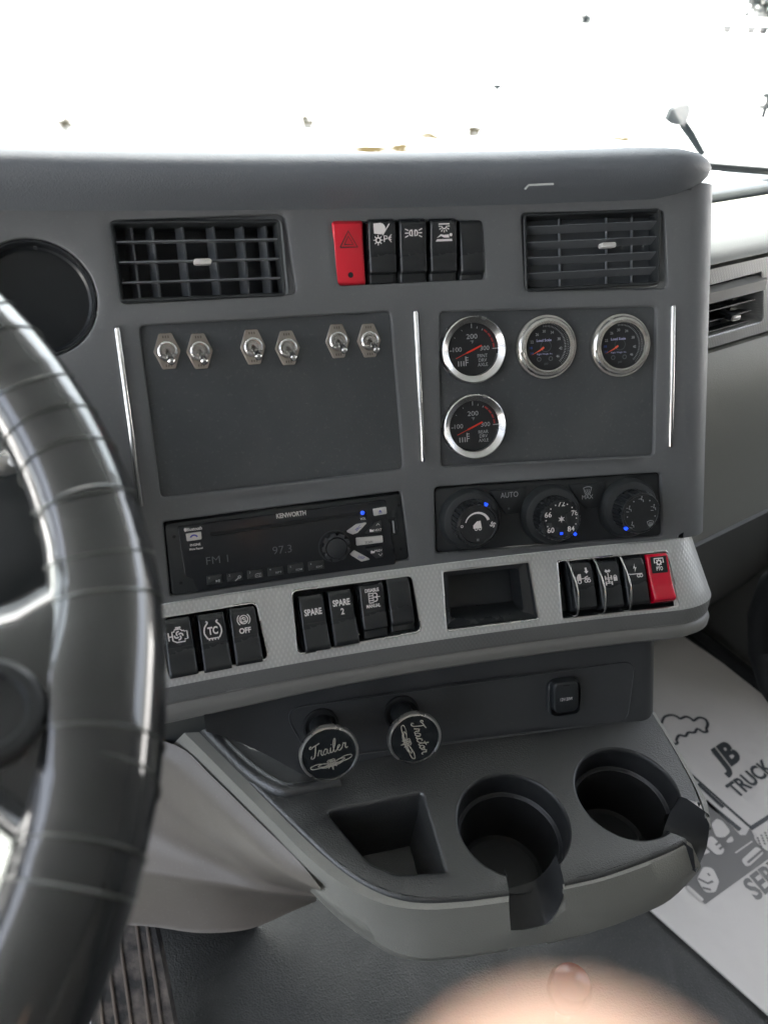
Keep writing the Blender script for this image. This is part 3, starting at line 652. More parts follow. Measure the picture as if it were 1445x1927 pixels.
for i, (x, y) in enumerate(((315, 661), (376, 661), (476, 653), (541, 655), (635, 642), (694, 641))):
    toggle('metal toggle switch, ' + ('leftmost of the six in the row', 'second of the six in the row from the left', 'left switch of the middle pair', 'right switch of the middle pair', 'left switch of the right-hand pair', 'rightmost of the six in the row')[i], x, y, .001)

# ------------------------------------------------------------------ round gauges
def temp_gauge(label, x, y, words):
    it = It('temperature_gauge', label, 'gauge', x, y, pt, -.0033, 'round gauges on the right plate', at=.004)
    mb = MB(); mb.lathe([(.0268, 0), (.0268, .006), (.0264, .0078), (.0255, .0085), (.0222, .0062), (.0210, .0055), (.0206, .002)], 64, cap1=False); mb.build('bezel', M_BRU, it.o, smooth=25)
    mb = MB(); fill(mb, circ(.0208, n=48), wv=.0022); mb.build('dial', M_DIAL, it.o, smooth=0)
    r = .0205; mb = MB(); zt = .0024
    text(mb, '200', (0, .0105), .0092, .0038, wv=zt, bold=.0); text(mb, '100', (-.0125, .0008), .0072, .0036, wv=zt, bold=0); text(mb, '300', (.0105, .0008), .0078, .0036, wv=zt, bold=0)
    text(mb, '°F', (.0, .0062), .0026, wv=zt, bold=0)
    for k, wd in enumerate(words): text(mb, wd, (.0085, -.0052-k*.0035), .0085 if len(wd) > 3 else .0068, .0027, wv=zt, bold=0)
    for a, l, t in ((180, .0025, .0005), (90, .0042, .0006), (75, .002, .0005), (60, .002, .0005), (118, .0012, .0004), (145, .0012, .0004), (0, .0045, .0007)):
        ca, sa = math.cos(math.radians(a)), math.sin(math.radians(a)); stroke(mb, [((r-.0035)*ca, (r-.0035)*sa), ((r-.0035+l*.8)*ca, (r-.0035+l*.8)*sa)], t, wv=zt)
    stroke(mb, [(-.0058, -.005), (-.0058, -.0125)], .0007, wv=zt)
    for k in range(3): stroke(mb, [(-.0056, -.006-.0019*k), (-.0036, -.006-.0019*k)], .0006, wv=zt)
    for k in range(3): stroke(mb, [(-.012+.0022*k, -.0085), (-.012+.0022*k, -.0125)], .0008, wv=zt)
    mb.build('dial_marking', M_GREY, it.o, smooth=0)
    mb = MB()
    for k in range(4): a0 = 3+14*k; stroke(mb, arc((0, 0), r-.0022, a0, a0+11, 6), .0013, wv=zt)
    mb.build('red_zone', M_REDM, it.o, smooth=0)
    mb = MB(); stroke(mb, [(.0078, .0030), (-.0052, -.0024)], .0013, wv=.0034); stroke(mb, [(-.0052, -.0024), (-.0142, -.0062)], .0005, wv=.0034); mb.build('needle', M_NEED, it.o, smooth=0)
def load_gauge(label, x, y):
    it = It('load_gauge', label, 'gauge', x, y, pt, -.0033, 'round gauges on the right plate', at=.004)
    mb = MB(); mb.lathe([(.0262, 0), (.0262, .003), (.0256, .0042), (.0240, .0045), (.0238, .0062), (.0228, .0074), (.0212, .0078), (.0205, .0070), (.0198, .0082), (.0188, .0080), (.0184, .0060), (.0182, .002)], 64, cap1=False); mb.build('bezel', M_CHR, it.o, smooth=30)
    mb = MB(); fill(mb, circ(.0184, n=48), wv=.0022); mb.build('dial', M_DIAL, it.o, smooth=0)
    zt = .0024; r = .0175; mb = MB()
    for a in np.linspace(96, -45, 34):
        ca, sa = math.cos(math.radians(a)), math.sin(math.radians(a)); l = .0014; stroke(mb, [((r-l)*ca, (r-l)*sa), (r*ca, r*sa)], .00028, wv=zt)
    for s, a in (('22', 158), ('26', 125), ('30', 96), ('34', 64), ('38', 28), ('42', -7), ('46', -38)):
        text(mb, s, (.0128*math.cos(math.radians(a)), .0128*math.sin(math.radians(a))), .0026, .0022, wv=zt, bold=0)
    mb.build('dial_marking', M_GREY, it.o, smooth=0)
    mb = MB(); text(mb, 'Load Scale', (-.0015, .0056), .0128, .0021, wv=zt, bold=.02); text(mb, 'Right Weigh, Inc.', (-.001, -.0056), .0135, .0017, wv=zt, bold=.0); mb.build('lettering', mat('lilac_lettering', (.5, .5, .78), .5), it.o, smooth=0)
    mb = MB()
    for s, a in (('18', 180), ('14', 200)): text(mb, s, (.0128*math.cos(math.radians(a)), .0128*math.sin(math.radians(a))), .0024, .002, wv=zt, bold=0)
    mb.build('blue_marking', mat('blue_marking', (.05, .12, .45), .5), it.o, smooth=0)
    mb = MB(); stroke(mb, circ(.0045, (0, .0008), 24), .0003, wv=zt, closed=True)
    for c in ((-.006, -.0095), (.004, -.0095)): stroke(mb, circ(.0016, c, 12), .0006, wv=zt, closed=True)
    text(mb, 'psi', (0, -.0135), .003, wv=zt, bold=0); mb.build('faint_marking', M_DIM, it.o, smooth=0)
    mb = MB(); fill(mb, [(-.0042, -.0010), (-.0050, -.0028), (-.0132, -.0060)][::-1], wv=.0034); stroke(mb, [(-.0020, .0), (-.0046, -.0018)], .0016, wv=.0034); mb.build('needle', mat('needle_orange', (.8, .12, .06), .4), it.o, smooth=0)
temp_gauge('brushed metal temperature gauge marked FRNT DRV AXLE, upper of the two', 892, 658, ['FRNT', 'DRV', 'AXLE'])
temp_gauge('brushed metal temperature gauge marked REAR DRV AXLE, alone in the lower row', 894, 803, ['REAR', 'DRV', 'AXLE'])
load_gauge('chrome ringed Load Scale gauge, in the middle of the upper gauge row', 1031, 653)
load_gauge('chrome ringed Load Scale gauge, at the right end of the upper gauge row', 1171, 650)
# ------------------------------------------------------------------ radio
it = It('car_radio', 'black single-slot car radio with silver keys and ribbed volume knob', 'car radio', 540, 1025, at=0)
r_ = it.o; L = it.L
def Lp(px, wv=0): return [L(x, y, wv) for x, y in px]
fp = rpoly(Lp([(312, 987), (752, 930), (768, 1050), (326, 1119)], 0), .003, 4)
mb = MB(); plate(mb, off(fp, .0005), -.006, .0010, .0008); mb.build('mounting_frame', M_BLKM, r_)
WF = .0042
fc = rpoly(Lp([(334, 992), (727, 941), (729, 975), (733, 983), (745, 1062), (372, 1112), (363, 1090), (348, 1083)], WF), .002, 3)
mb = MB(); plate(mb, fc, .0008, WF, .0008); mb.build('faceplate', mat('radio_gloss_black', (.016, .018, .021), .22, var=.06), r_)
mb = MB(); sl = rpoly(Lp([(395, 1002), (690, 962), (692, 968), (397, 1010)], WF), .0008, 3)
ploft(mb, sl, [(0, WF+.0004), (-.0003, WF+.0005), (-.0006, WF+.0001)]); mb.build('disc_slot', M_DEEP, r_)
mb = MB(); text(mb, 'KENWORTH', L(548, 968, WF), .0235, .0040, rot=.0, wv=WF+.0003, bold=.035); mb.build('brand_lettering', M_LENS, r_, smooth=0)
mb = MB()
def rt(t, x, y, w_, h_=None, mt=None, b=.02, wv=WF+.0003): text(mb, t, L(x, y, wv), w_, h_, wv=wv, bold=b)
rt('Bluetooth', 366, 995, .0112, .0026); fill(mb, [(L(349, 997, WF)[0]+.0010*math.cos(a), L(349, 997, WF)[1]+.0016*math.sin(a)) for a in np.linspace(0, 2*PI, 12)[:-1]], wv=WF+.0003)
rt('PHONE', 368, 1025, .0078, .0019); rt('Xtra Equal', 369, 1033, .0102, .0019); rt('VOL', 683, 976, .0045, .0018)
mb.build('lettering', M_WHITE, r_, smooth=0)
mb = MB(); text(mb, 'FM 1', L(409, 1053, WF), .0165, .0058, wv=WF+.0003, bold=-.012); text(mb, '97.3', L(531, 1034, WF), .0150, .0062, wv=WF+.0003, bold=-.012); mb.build('display_digits', M_DIM, r_, smooth=0)
def key(name, px, m, h=.0016, r=.0008, txt=None, tm=None, tw=.005, th=.0018, tp=None, sp=None, rot=0):
    mb = MB(); P = rpoly(Lp(px, WF+h), r, 3); plate(mb, P, WF-.0005, WF+h, .0004); k = mb.build(name, m, r_)
    if txt or sp:
        mb = MB(); c = L(*(tp or (sum(p[0] for p in px)/len(px), sum(p[1] for p in px)/len(px))), WF+h)
        if txt: text(mb, txt, c, tw, th, wv=WF+h+.0002, bold=.01, rot=rot)
        if sp: icon(mb, sp, c, tw, wv=WF+h+.0002)
        mb.build('key_legend', tm or M_WHITE, k, smooth=0)
    return k
key('phone_key', [(350, 1005), (379, 1001), (380, 1015), (352, 1019)], M_LENS, sp=[('a', ((0, -.25), .45, 25, 155), .2)], tm=M_INK, tw=.0062)
key('eject_key', [(702, 958), (727, 954), (728, 967), (704, 971)], M_LENS, sp=[('p', [(-.4, -.1), (.4, -.1), (0, .45)]), ('l', [(-.4, -.35), (.4, -.35)], .15)], tm=M_INK, tw=.0034)
key('source_key', [(652, 1001), (671, 987), (692, 983), (673, 1003), (664, 1006)], M_LENS, .002, txt='SRC', tm=M_INK, tw=.0055, th=.0022, rot=.6, tp=(674, 994))
key('scan_key', [(670, 1013), (720, 1008), (721, 1021), (671, 1027)], M_LENS, .002, txt='SCAN', tm=mat('dark_ink', (.08, .08, .09), .5), tw=.0064, th=.0020, tp=(694, 1020))
key('display_key', [(659, 1044), (667, 1036), (698, 1053), (680, 1057)], M_LENS, .002, txt='DISP', tm=M_INK, tw=.0055, th=.0022, rot=-.35, tp=(680, 1049))
key('next_key', [(686, 1005), (706, 983), (718, 979), (718, 1001)], M_BLKM, txt='NEXT', tp=(711, 997), tw=.0066)
key('previous_key', [(688, 1033), (719, 1028), (721, 1048), (708, 1051)], M_BLKM, txt='PREV', tp=(712, 1036), tw=.0066)
mb = MB()
for px in ([(708, 989), (711, 985), (714, 988)], [(712, 1042), (716, 1046), (719, 1041)]): stroke(mb, Lp(px, WF+.0018), .0004, wv=WF+.0020)
for c in ((698, 998), (700, 1038)): fill(mb, [(L(*c, WF)[0]+x, L(*c, WF)[1]+y) for x, y in ((-.0016, -.0009), (.0016, -.0009), (.0016, .0008), (0, .0008), (-.0004, .0013), (-.0016, .0013))], wv=WF+.0020)
mb.build('arrow_marks', M_WHITE, r_, smooth=0)
for i, t in enumerate(('', '', '', 'RPT', 'RDM', 'ESC')):
    x = 404+38.2*i; y = 1090-5.4*i
    k = key('preset_key', [(x-15, y-5), (x+14, y-9), (x+16, y+7), (x-14, y+11)], M_BLKM, .0012, .0004)
    mb = MB(); text(mb, str(i+1), L(x-10, y-2, WF+.0012), None, .0016, wv=WF+.0014, bold=.01)
    c = L(x+6, y+3, WF+.0012)
    if t: text(mb, t, c, .0050, .0016, wv=WF+.0014, bold=.01)
    elif i == 0: icon(mb, [('p', [(-.4, -.3), (.1, 0), (-.4, .3)]), ('l', [(.2, -.3), (.2, .3)], .14), ('l', [(.42, -.3), (.42, .3)], .14)], c, .0034, wv=WF+.0014)
    elif i == 1: icon(mb, [('o', (.25, .15), .2, .12), ('l', [(.08, 0), (-.5, -.4)], .14)], c, .0048, wv=WF+.0014)
    else: icon(mb, [('l', [(-.5, -.3), (-.5, .15), (-.3, .3), (.5, .3), (.5, -.3), (-.5, -.3)], .1), ('l', [(.2, .3), (.2, -.3)], .1), ('l', [(-.3, 0), (0, 0)], .1)], c, .0046, wv=WF+.0014)
    mb.build('key_legend', M_GREY, k, smooth=0)
kc = L(633, 1031, WF+.008); mb = MB()
rings = []
for rr, wv, am in ((.0135, WF, 0), (.0135, WF+.0012, 0), (.0122, WF+.0012, 0)): rings.append([(kc[0]+rr*math.cos(2*PI*k/72), kc[1]+rr*math.sin(2*PI*k/72), wv) for k in range(72)])
mb.loft(rings); 
rings = []
for rr, wv in ((.0122, WF), (.0122, WF+.006), (.0116, WF+.0082), (.0090, WF+.0088), (.0082, WF+.0080), (.0080, WF+.0098), (.004, WF+.0108), (.0005, WF+.011)):
    rings.append([(kc[0]+(rr-(.0024*max(0, math.cos(2*PI*k/72*9))**.6 if rr > .010 else 0))*math.cos(2*PI*k/72), kc[1]+(rr-(.0024*max(0, math.cos(2*PI*k/72*9))**.6 if rr > .010 else 0))*math.sin(2*PI*k/72), wv) for k in range(72)])
mb.loft(rings, cap1=True); mb.build('volume_knob', mat('knob_black', (.035, .038, .042), .22), r_, smooth=40)
mb = MB(); c = L(682, 965, WF); mb.lathe([(.0017, WF), (.0016, WF+.0008), (.0008, WF+.0014)], 14, c); mb.build('indicator_lamp', M_BLUE, r_)
mb = MB()
ub = rpoly(Lp([(731, 975), (746, 973), (749, 1007), (734, 1010)], .0014), .0008, 3); ploft(mb, ub, [(0, .0010), (-.0002, .0016), (-.0009, .0016), (-.0011, .0009)]); mb.build('usb_port', M_BLKM, r_)
mb = MB(); plate(mb, rpoly(Lp([(738, 980), (741, 980), (743, 1003), (740, 1003)], .0016), .0003, 2), .0010, .0018, .0003); mb.build('usb_tongue', M_GREY, r_)
mb = MB(); c = L(738, 1036, .002); mb.lathe([(.0028, .001), (.0028, .0022), (.0018, .0022), (.0016, .0005)], 20, c); mb.build('audio_socket', M_BLKM, r_)
mb = MB()
for x, y in ((328, 1010), (341, 1097), (750, 951), (754, 1033)): fill(mb, circ(.0013, L(x, y, .001), 14), wv=.0012)
mb.build('screw_hole', M_DEEP, r_, smooth=0)

# ------------------------------------------------------------------ climate control
it = It('climate_control', 'black climate control panel with three ribbed dials and blue pointers', 'climate control', 1033, 968)
r_ = it.o; L = it.L
mb = MB(); P = rpoly(Lp([(819, 919), (1240, 891), (1246, 1008), (823, 1040)], .0), .005, 5); plate(mb, P, -.0042, -.0008, .0008); mb.build('panel', M_BLKM, r_)
def button(px, nm, f):
    mb = MB(); P = rpoly(Lp(px, .0008), .0008, 3); ploft(mb, P, [(.0004, -.0008), (0, .0004), (-.0006, .0008)]); b = mb.build(nm, M_BLKM, r_)
    mb = MB(); f(mb); mb.build('legend', M_GREY, b, smooth=0)
def f1(mb): text(mb, 'AUTO', L(958, 931, .001), .0155, .0046, wv=.0011, bold=.0)
button([(922, 924), (992, 918), (975, 966), (952, 969), (934, 944)], 'auto_button', f1)
mb = MB(); c = L(957, 957, .001); fill(mb, circ(.001, c, 10), wv=.0012); mb.build('indicator', M_DIM, r_, smooth=0)
def f2(mb):
    c = L(1105, 924, .001); icon(mb, [('l', [(-.5, .42)]+[tuple(p) for p in arc((0, .3), .5, 160, 20, 6, ry=.2)]+[(.5, .42), (.28, -.35), (-.28, -.35), (-.5, .42)], .07)]+[('l', smoothc([(x, -.5), (x+.08, -.25), (x-.06, 0), (x, .2)], 3), .06) for x in (-.2, 0, .2)], c, .0075, wv=.0011)
    text(mb, 'MAX', L(1105, 935, .001), .0100, .0036, wv=.0011, bold=0)
button([(1071, 912), (1140, 908), (1126, 955), (1104, 958), (1086, 938)], 'defrost_button', f2)
man = lambda k: [('d', (.1, .42), .1), ('l', [(.1, .3), (.0, -.05), (.3, -.08), (.35, -.4)], .12)]+{'f': [('l', [(-.45, .1), (-.12, .1)], .08), ('p', [(-.12, .22), (-.12, -.02), (0, .1)])], 'd': [('l', [(-.45, -.3), (.1, -.5)], .09)], 'b': [('l', [(-.45, .15), (-.12, .15)], .08), ('l', [(-.45, -.4), (.0, -.45)], .09)]}[k]
wsh = [('l', [(-.5, .3), (0, .45), (.5, .3), (.3, -.25), (-.3, -.25), (-.5, .3)], .08)]+[('l', [(x, -.5), (x+.06, 0), (x, .2)], .07) for x in (-.18, 0, .18)]
def dial(x, y, tick, sk=.0235, cr=.0185):
    WT = .0245; c = L(x, y, WT)
    mb = MB(); mb.lathe([(sk+.003, -.001), (sk+.0025, .003), (sk, .007), (cr+.0012, .0085), (cr, .0088)], 56, c, cap1=False); d = mb.build('dial_base', M_BLKM, r_)
    mb = MB(); n = 30; rings = []
    for rr, wv, kk in ((cr, .008, 1), (cr, WT-.004, 1), (cr-.0008, WT-.0012, .5), (cr-.0016, WT, 0), (cr-.0030, WT+.0001, 0), (cr-.0034, WT-.0006, 0)):
        rings.append([(c[0]+(rr-(.0009*kk if k % 8 in (0, 1) else 0))*math.cos(2*PI*k/(n*8)), c[1]+(rr-(.0009*kk if k % 8 in (0, 1) else 0))*math.sin(2*PI*k/(n*8)), wv) for k in range(n*8)])
    mb.loft(rings, cap1=True); g = mb.build('dial_grip', M_BLK, r_, smooth=30)
    mb = MB(); a = math.atan2(L(*tick, WT)[1]-c[1], L(*tick, WT)[0]-c[0]); T = Matrix.Rotation(a, 3, 'Z')
    mb.box((c[0]+math.cos(a)*(cr-.0006), c[1]+math.sin(a)*(cr-.0006), WT-.0008), (.0026, .0024, .0028), T); mb.build('pointer', M_BLUE, g, smooth=0)
    return c, WT-.0004, g, cr
c, wv, g, cr = dial(899, 988, (917, 943)); mb = MB()
A = arc(c, .0108, 165, 20, 24); B = arc(c, .0100, 165, 20, 24); B = [(c[0]+(p[0]-c[0])*(1-.14*k/24), c[1]+(p[1]-c[1])*(1-.14*k/24)) for k, p in enumerate(B)]
mb.grid([[(x, y, wv) for x, y in A], [(x, y, wv) for x, y in B]])
stroke(mb, circ(.0009, L(869, 991, wv), 12), .0004, wv=wv, closed=True)
icon(mb, [('p', [(-.5, -.3), (-.5, .05), (-.1, .45), (.3, .5), (.4, -.3)]), ('o', (-.2, -.36), .14, .08), ('o', (.22, -.36), .14, .08)], L(899, 989, wv), .0078, wv=wv)
icon(mb, [('a', ((.2*math.cos(a), .2*math.sin(a)), .2, math.degrees(a), math.degrees(a)+160), .16) for a in (0, 1.57, 3.14, 4.71)], L(927, 987, wv), .0056, wv=wv)
mb.build('legend', M_WHITE, g, smooth=0)
mb = MB(); fill(mb, [(L(899, 1016, wv)[0]+a, L(899, 1016, wv)[1]+b) for a, b in ((-.001, -.001), (.001, -.001), (.001, .001), (-.001, .001))], wv=wv); mb.build('indicator', M_DIM, g, smooth=0)
c, wv, g, cr = dial(1055, 979, (1085, 1008)); mb = MB()
for t, x, y in (('66', 1031, 969), ('72', 1056, 948), ('78', 1081, 965), ('60', 1036, 998), ('84', 1074, 995)): text(mb, t, L(x, y, wv), .0060, .0045, wv=wv, bold=.01)
for x, y in ((1045, 951), (1036, 958), (1067, 949), (1076, 955), (1027, 980), (1030, 991), (1084, 975), (1083, 986)): fill(mb, circ(.0006, L(x, y, wv), 10), wv=wv)
icon(mb, [('l', [(.45*math.cos(a), .45*math.sin(a)), (-.45*math.cos(a), -.45*math.sin(a))], .08) for a in (.52, 1.57, 2.62)]+[('o', (0, 0), .2, .1)], L(1056, 977, wv), .0062, wv=wv)
mb.build('legend', M_WHITE, g, smooth=0)
mb = MB(); q = L(1056, 1004, wv); mb.box((q[0], q[1], wv+.0001), (.0026, .0020, .0004)); mb.build('blue_mark', M_BLUE, g, smooth=0)
c, wv, g, cr = dial(1206, 966, (1172, 1001)); mb = MB()
for k, x, y in (('f', 1206, 940), ('b', 1183, 958), ('d', 1188, 988), ('b', 1229, 955)): icon(mb, man(k), L(x, y, wv), .0056, wv=wv)
icon(mb, wsh, L(1223, 985, wv), .0058, wv=wv)
for x, y in ((1192, 944), (1222, 942), (1180, 973), (1232, 971)): fill(mb, circ(.0006, L(x, y, wv), 10), wv=wv)
mb.build('legend', M_GREY, g, smooth=0)

# ------------------------------------------------------------------ air brake knobs
def script(mb, segs, c, size, rot, wd, wv):
    ca, sa = math.cos(rot), math.sin(rot)
    for s in segs:
        P = [(c[0]+(x*ca-y*sa)*size, c[1]+(x*sa+y*ca)*size) for x, y in smoothc(s, 4)]; stroke(mb, P, wd, wv=wv)
ST = [[(.16, .92), (.06, .96), (.0, .84), (.1, .78), (.3, .9), (.55, .96), (.74, 1.04)], [(.46, .93), (.40, .5), (.28, .1), (.12, 0), (.02, .1), (.1, .22)]]
SR = [[(0, .1), (.12, .42), (.16, .5), (.24, .42), (.32, .44), (.26, .2), (.34, .04), (.44, .12)]]
SA = [[(.36, .36), (.2, .44), (.04, .24), (.1, .04), (.24, .1), (.36, .4), (.34, .1), (.44, .04), (.54, .14)]]
SI = [[(0, .12), (.1, .42), (.06, .1), (.14, .04), (.26, .14)], [(.16, .62), (.17, .66)]]
SLl = [[(0, .12), (.2, .6), (.26, .96), (.16, .98), (.06, .5), (.1, .06), (.2, .04), (.32, .16)]]
SEe = [[(0, .16), (.24, .34), (.2, .46), (.06, .3), (.1, .06), (.24, .04), (.38, .18)]]
SCc = [[(.3, .36), (.2, .44), (.04, .24), (.12, .04), (.26, .06), (.38, .16)]]
SO = [[(.16, .44), (.02, .26), (.12, .04), (.28, .2), (.18, .44), (.3, .36), (.4, .38)]]
STt = [[(0, .14), (.18, .5), (.22, .86), (.12, .3), (.16, .04), (.3, .14)], [(.02, .56), (.36, .62)]]
SN = [[(0, .4), (.06, .44), (.02, .06)], [(.03, .2), (.16, .42), (.24, .36), (.2, .1), (.28, .04), (.38, .14)]]
def word(ls):
    out = []; x = 0
    for l, adv in ls: out += [[(px+x+py*.12, py) for px, py in s] for s in l]; x += adv
    return [[(px-x/2, py-.4) for px, py in s] for s in out]
W_T = word([(ST, .52), (SR, .40), (SA, .5), (SI, .24), (SLl, .3), (SEe, .36), (SR, .40)])
W_K = word([(ST, .52), (SR, .40), (SA, .5), (SCc, .36), (STt, .3), (SO, .36), (SR, .40)])
flour = [[(0, 0), (.25, .08), (.7, .2), (1.05, .16), (1.0, .02), (.6, -.04), (.2, -.05)], [(.1, .02), (.4, .14), (.7, .08), (.45, -.02), (.15, .0)], [(.05, -.08), (.3, -.12), (.55, -.06)], [(0, .26), (.05, .1), (.02, -.2), (0, -.34)]] + [[(0, .2-.09*k), (.12, .24-.09*k), (.22, .16-.09*k)] for k in range(5)]
def brake_knob(label, hx, hy, x, y, r, wd, rot, wscale, dx):
    it = It('brake_knob', label, 'brake knob', hx, hy, kpt, .0, 'air brake knobs on the lower panel')
    q = it.Mi.to_3x3() @ Vector(ray(x, y)); o = it.Mi @ Vector((0, 0, 0)); H = .052; t = (H-o.z)/q.z; p = o+q*t; ax = Vector((p.x, p.y, H)).normalized()
    T = Vector((0, 0, 1)).rotation_difference(ax).to_matrix().to_4x4(); H = p.length
    mb = MB(); mb.lathe([(.0155, -.001), (.0155, .0028), (.0145, .0034), (.0132, .0034), (.0125, .0012)], 36, cap1=False); fill(mb, circ(.0128, n=30), wv=.0015); mb.build('bushing', M_DEEP, it.o)
    mb = MB(); mb.lathe([(.0098, 0), (.0098, H*.30), (.0108, H*.34), (.0112, H*.52), (.0135, H*.64), (r-.0045, H*.84), (r-.0012, H*.90)], 40, M=T, cap1=False); mb.build('stem', M_BLKM, it.o)
    mb = MB(); mb.lathe([(r-.0012, H*.89), (r, H*.91), (r, H*.97), (r-.0006, H), (r-.0020, H+.0004), (r-.0024, H-.0008)], 56, M=T, cap1=False); mb.build('rim', M_BRU, it.o)
    fmb = MB(); fmb.lathe([(r-.0022, H-.0008), (r-.006, H-.0004), (.0005, H-.0001)], 48, M=T); f = fmb.build('knob_face', mat('knob_face_black', (.008, .011, .013), .16), it.o)
    lm = MB(); ww = H+.0003; ca, sa = math.cos(rot), math.sin(rot); up = (-sa, ca)
    script(lm, wd, (up[0]*r*.22, up[1]*r*.22), r*wscale, rot, .0008, ww)
    cc = (-up[0]*r*.34, -up[1]*r*.34)
    for sx in (1, -1):
        P = [[(px*sx, py*(1 if sx > 0 else 1)) for px, py in s] for s in flour]; script(lm, P, cc, r*.66, rot, .0007, ww)
    lm.v = [tuple(T @ Vector(p)) for p in lm.v]; lm.build('script_lettering', M_BRASS, f, smooth=0)
brake_knob('round black air brake knob with Trailer in script, pulled out of the lower panel', 603, 1364, 620, 1420, .0236, W_T, .16, .46, 0)
brake_knob('round black air brake knob with Tractor in script turned on its side', 754, 1339, 781, 1391, .0222, W_K, -1.32, .46, 0)
# ------------------------------------------------------------------ power socket
it = It('power_socket', 'black power socket with closed cap marked 12V120W on the lower panel', 'power socket', 1058, 1308, kpt, .0008)
mb = MB(); P = rrect(.0285, .033, .008); ploft(mb, P, [(.0015, -.001), (.0015, .003), (0, .004), (0, .0065)], cap1=False); mb.build('socket_housing', M_BLKM, it.o)
cp = It; mb = MB(); c = it.L(1065, 1312, .011); P = rrect(.0235, .0295, .0062, c); ploft(mb, P, [(.0008, .004), (0, .0098), (-.0006, .0108), (-.0018, .0114)]); cb = mb.build('cap', M_BLKM, it.o)
mb = MB(); text(mb, '12V120W', (c[0], c[1]-.0015), .0115, .0030, wv=.0117, bold=.01); mb.build('lettering', M_WHITE, cb, smooth=0)
mb = MB(); mb.box((c[0], c[1]+.0118, .0114), (.0062, .0012, .0008)); mb.build('hinge', M_DEEP, it.o, smooth=0)
# ------------------------------------------------------------------ console with cup holders
con = thing('cup_holder_console', 'dark console tray with two cup holders and a bin, edged by thick grey rim', 'console', wpos(atz(900, 1550, ZS)))
def zp(px, Z): return [tuple(atz(x, y, Z)[:2]) for x, y in px]
ZI = lambda x, y, z: (x, y, z)
def fitc(p, Z):
    (x1, y1), (x2, y2), (x3, y3) = zp(p, Z); A = np.array([[x2-x1, y2-y1], [x3-x1, y3-y1]])*2.; b = np.array([x2*x2-x1*x1+y2*y2-y1*y1, x3*x3-x1*x1+y3*y3-y1*y1]); c = np.linalg.solve(A, b)
    return tuple(c), math.dist(c, (x1, y1))
C1, R1 = fitc([(857, 1540), (965, 1455), (1075, 1560)], ZS); C2, R2 = fitc([(1079, 1480), (1170, 1407), (1190, 1582)], ZS)
def ang(c, p): return math.atan2(p[1]-c[1], p[0]-c[0])
n1a, n1b = zp([(952, 1648)], ZS)[0], zp([(1048, 1622)], ZS)[0]; a1a, a1b = ang(C1, n1a), ang(C1, n1b)
n2a, n2b = zp([(1268, 1572)], ZS)[0], zp([(1288, 1500)], ZS)[0]; a2a, a2b = ang(C2, n2a), ang(C2, n2b)
def arcp(c, r, a0, a1, n, cw):             # from a0 to a1
    if cw:
        while a1 > a0: a1 -= 2*PI
    else:
        while a1 < a0: a1 += 2*PI
    return [(c[0]+r*math.cos(a0+(a1-a0)*k/n), c[1]+r*math.sin(a0+(a1-a0)*k/n)) for k in range(n+1)]
frontL = [(372, 1362), (410, 1402), (470, 1462), (540, 1531), (605, 1594), (655, 1636), (700, 1663), (745, 1681), (800, 1689), (880, 1685), (957, 1675)]
frontR = [(1060, 1657), (1130, 1641), (1200, 1617), (1250, 1597), (1289, 1578)]
outer = zp(frontL, ZS)+arcp(C1, R1, a1a, a1b, 40, True)+zp(frontR, ZS)+arcp(C2, R2, a2a, a2b, 40, True)+zp([(1316, 1512), (1303, 1478), (1272, 1420), (1240, 1365), (1222, 1333), (1190, 1345), (1000, 1375), (700, 1405), (540, 1425), (470, 1410), (420, 1368), (390, 1352)], ZS)
BN = rpoly(zp([(604, 1524), (798, 1485), (846, 1645), (748, 1652), (690, 1628)], ZS), [.006, .007, .004, .03, .03], 6)
mb = MB(); sheet(mb, outer, [BN], ZI, ZS, .02)
mb.loft([[(x, y, ZS+z) for x, y in off(BN, d)] for d, z in ((0, 0), (-.0012, -.0004), (-.0024, -.0018), (-.003, -.004), (-.006, -.03), (-.012, -.062))], cap1=True)
FL = zp(frontL, ZS); FR = zp(frontR, ZS)
def skirt(P, prof):                        # edge strip: offset to the outside, going down
    Q = []
    for i, p in enumerate(P):
        a = Vector(P[max(i-1, 0)]); b = Vector(P[min(i+1, len(P)-1)]); t = (b-a).normalized(); Q.append((t.y, -t.x))
    return [[(p[0]+q[0]*d, p[1]+q[1]*d, ZS+z) for p, q in zip(P, Q)] for d, z in prof]
FLs = smoothc(FL, 4); FRs = smoothc(FR, 4)
RT = zp([(1222, 1333), (1240, 1365), (1272, 1420), (1303, 1478), (1316, 1512)], ZS)
mb.grid(skirt(FLs, ((0, 0), (.0015, -.0004), (.0028, -.002), (.003, -.006)))); mb.grid(skirt(FRs, ((0, 0), (.0015, -.0004), (.0028, -.002), (.003, -.006))))
mb.grid(skirt(RT[::-1], ((0, 0), (.0008, -.001), (.001, -.006))))
mb.build('top_tray', M_TRAY, con, True, 50)
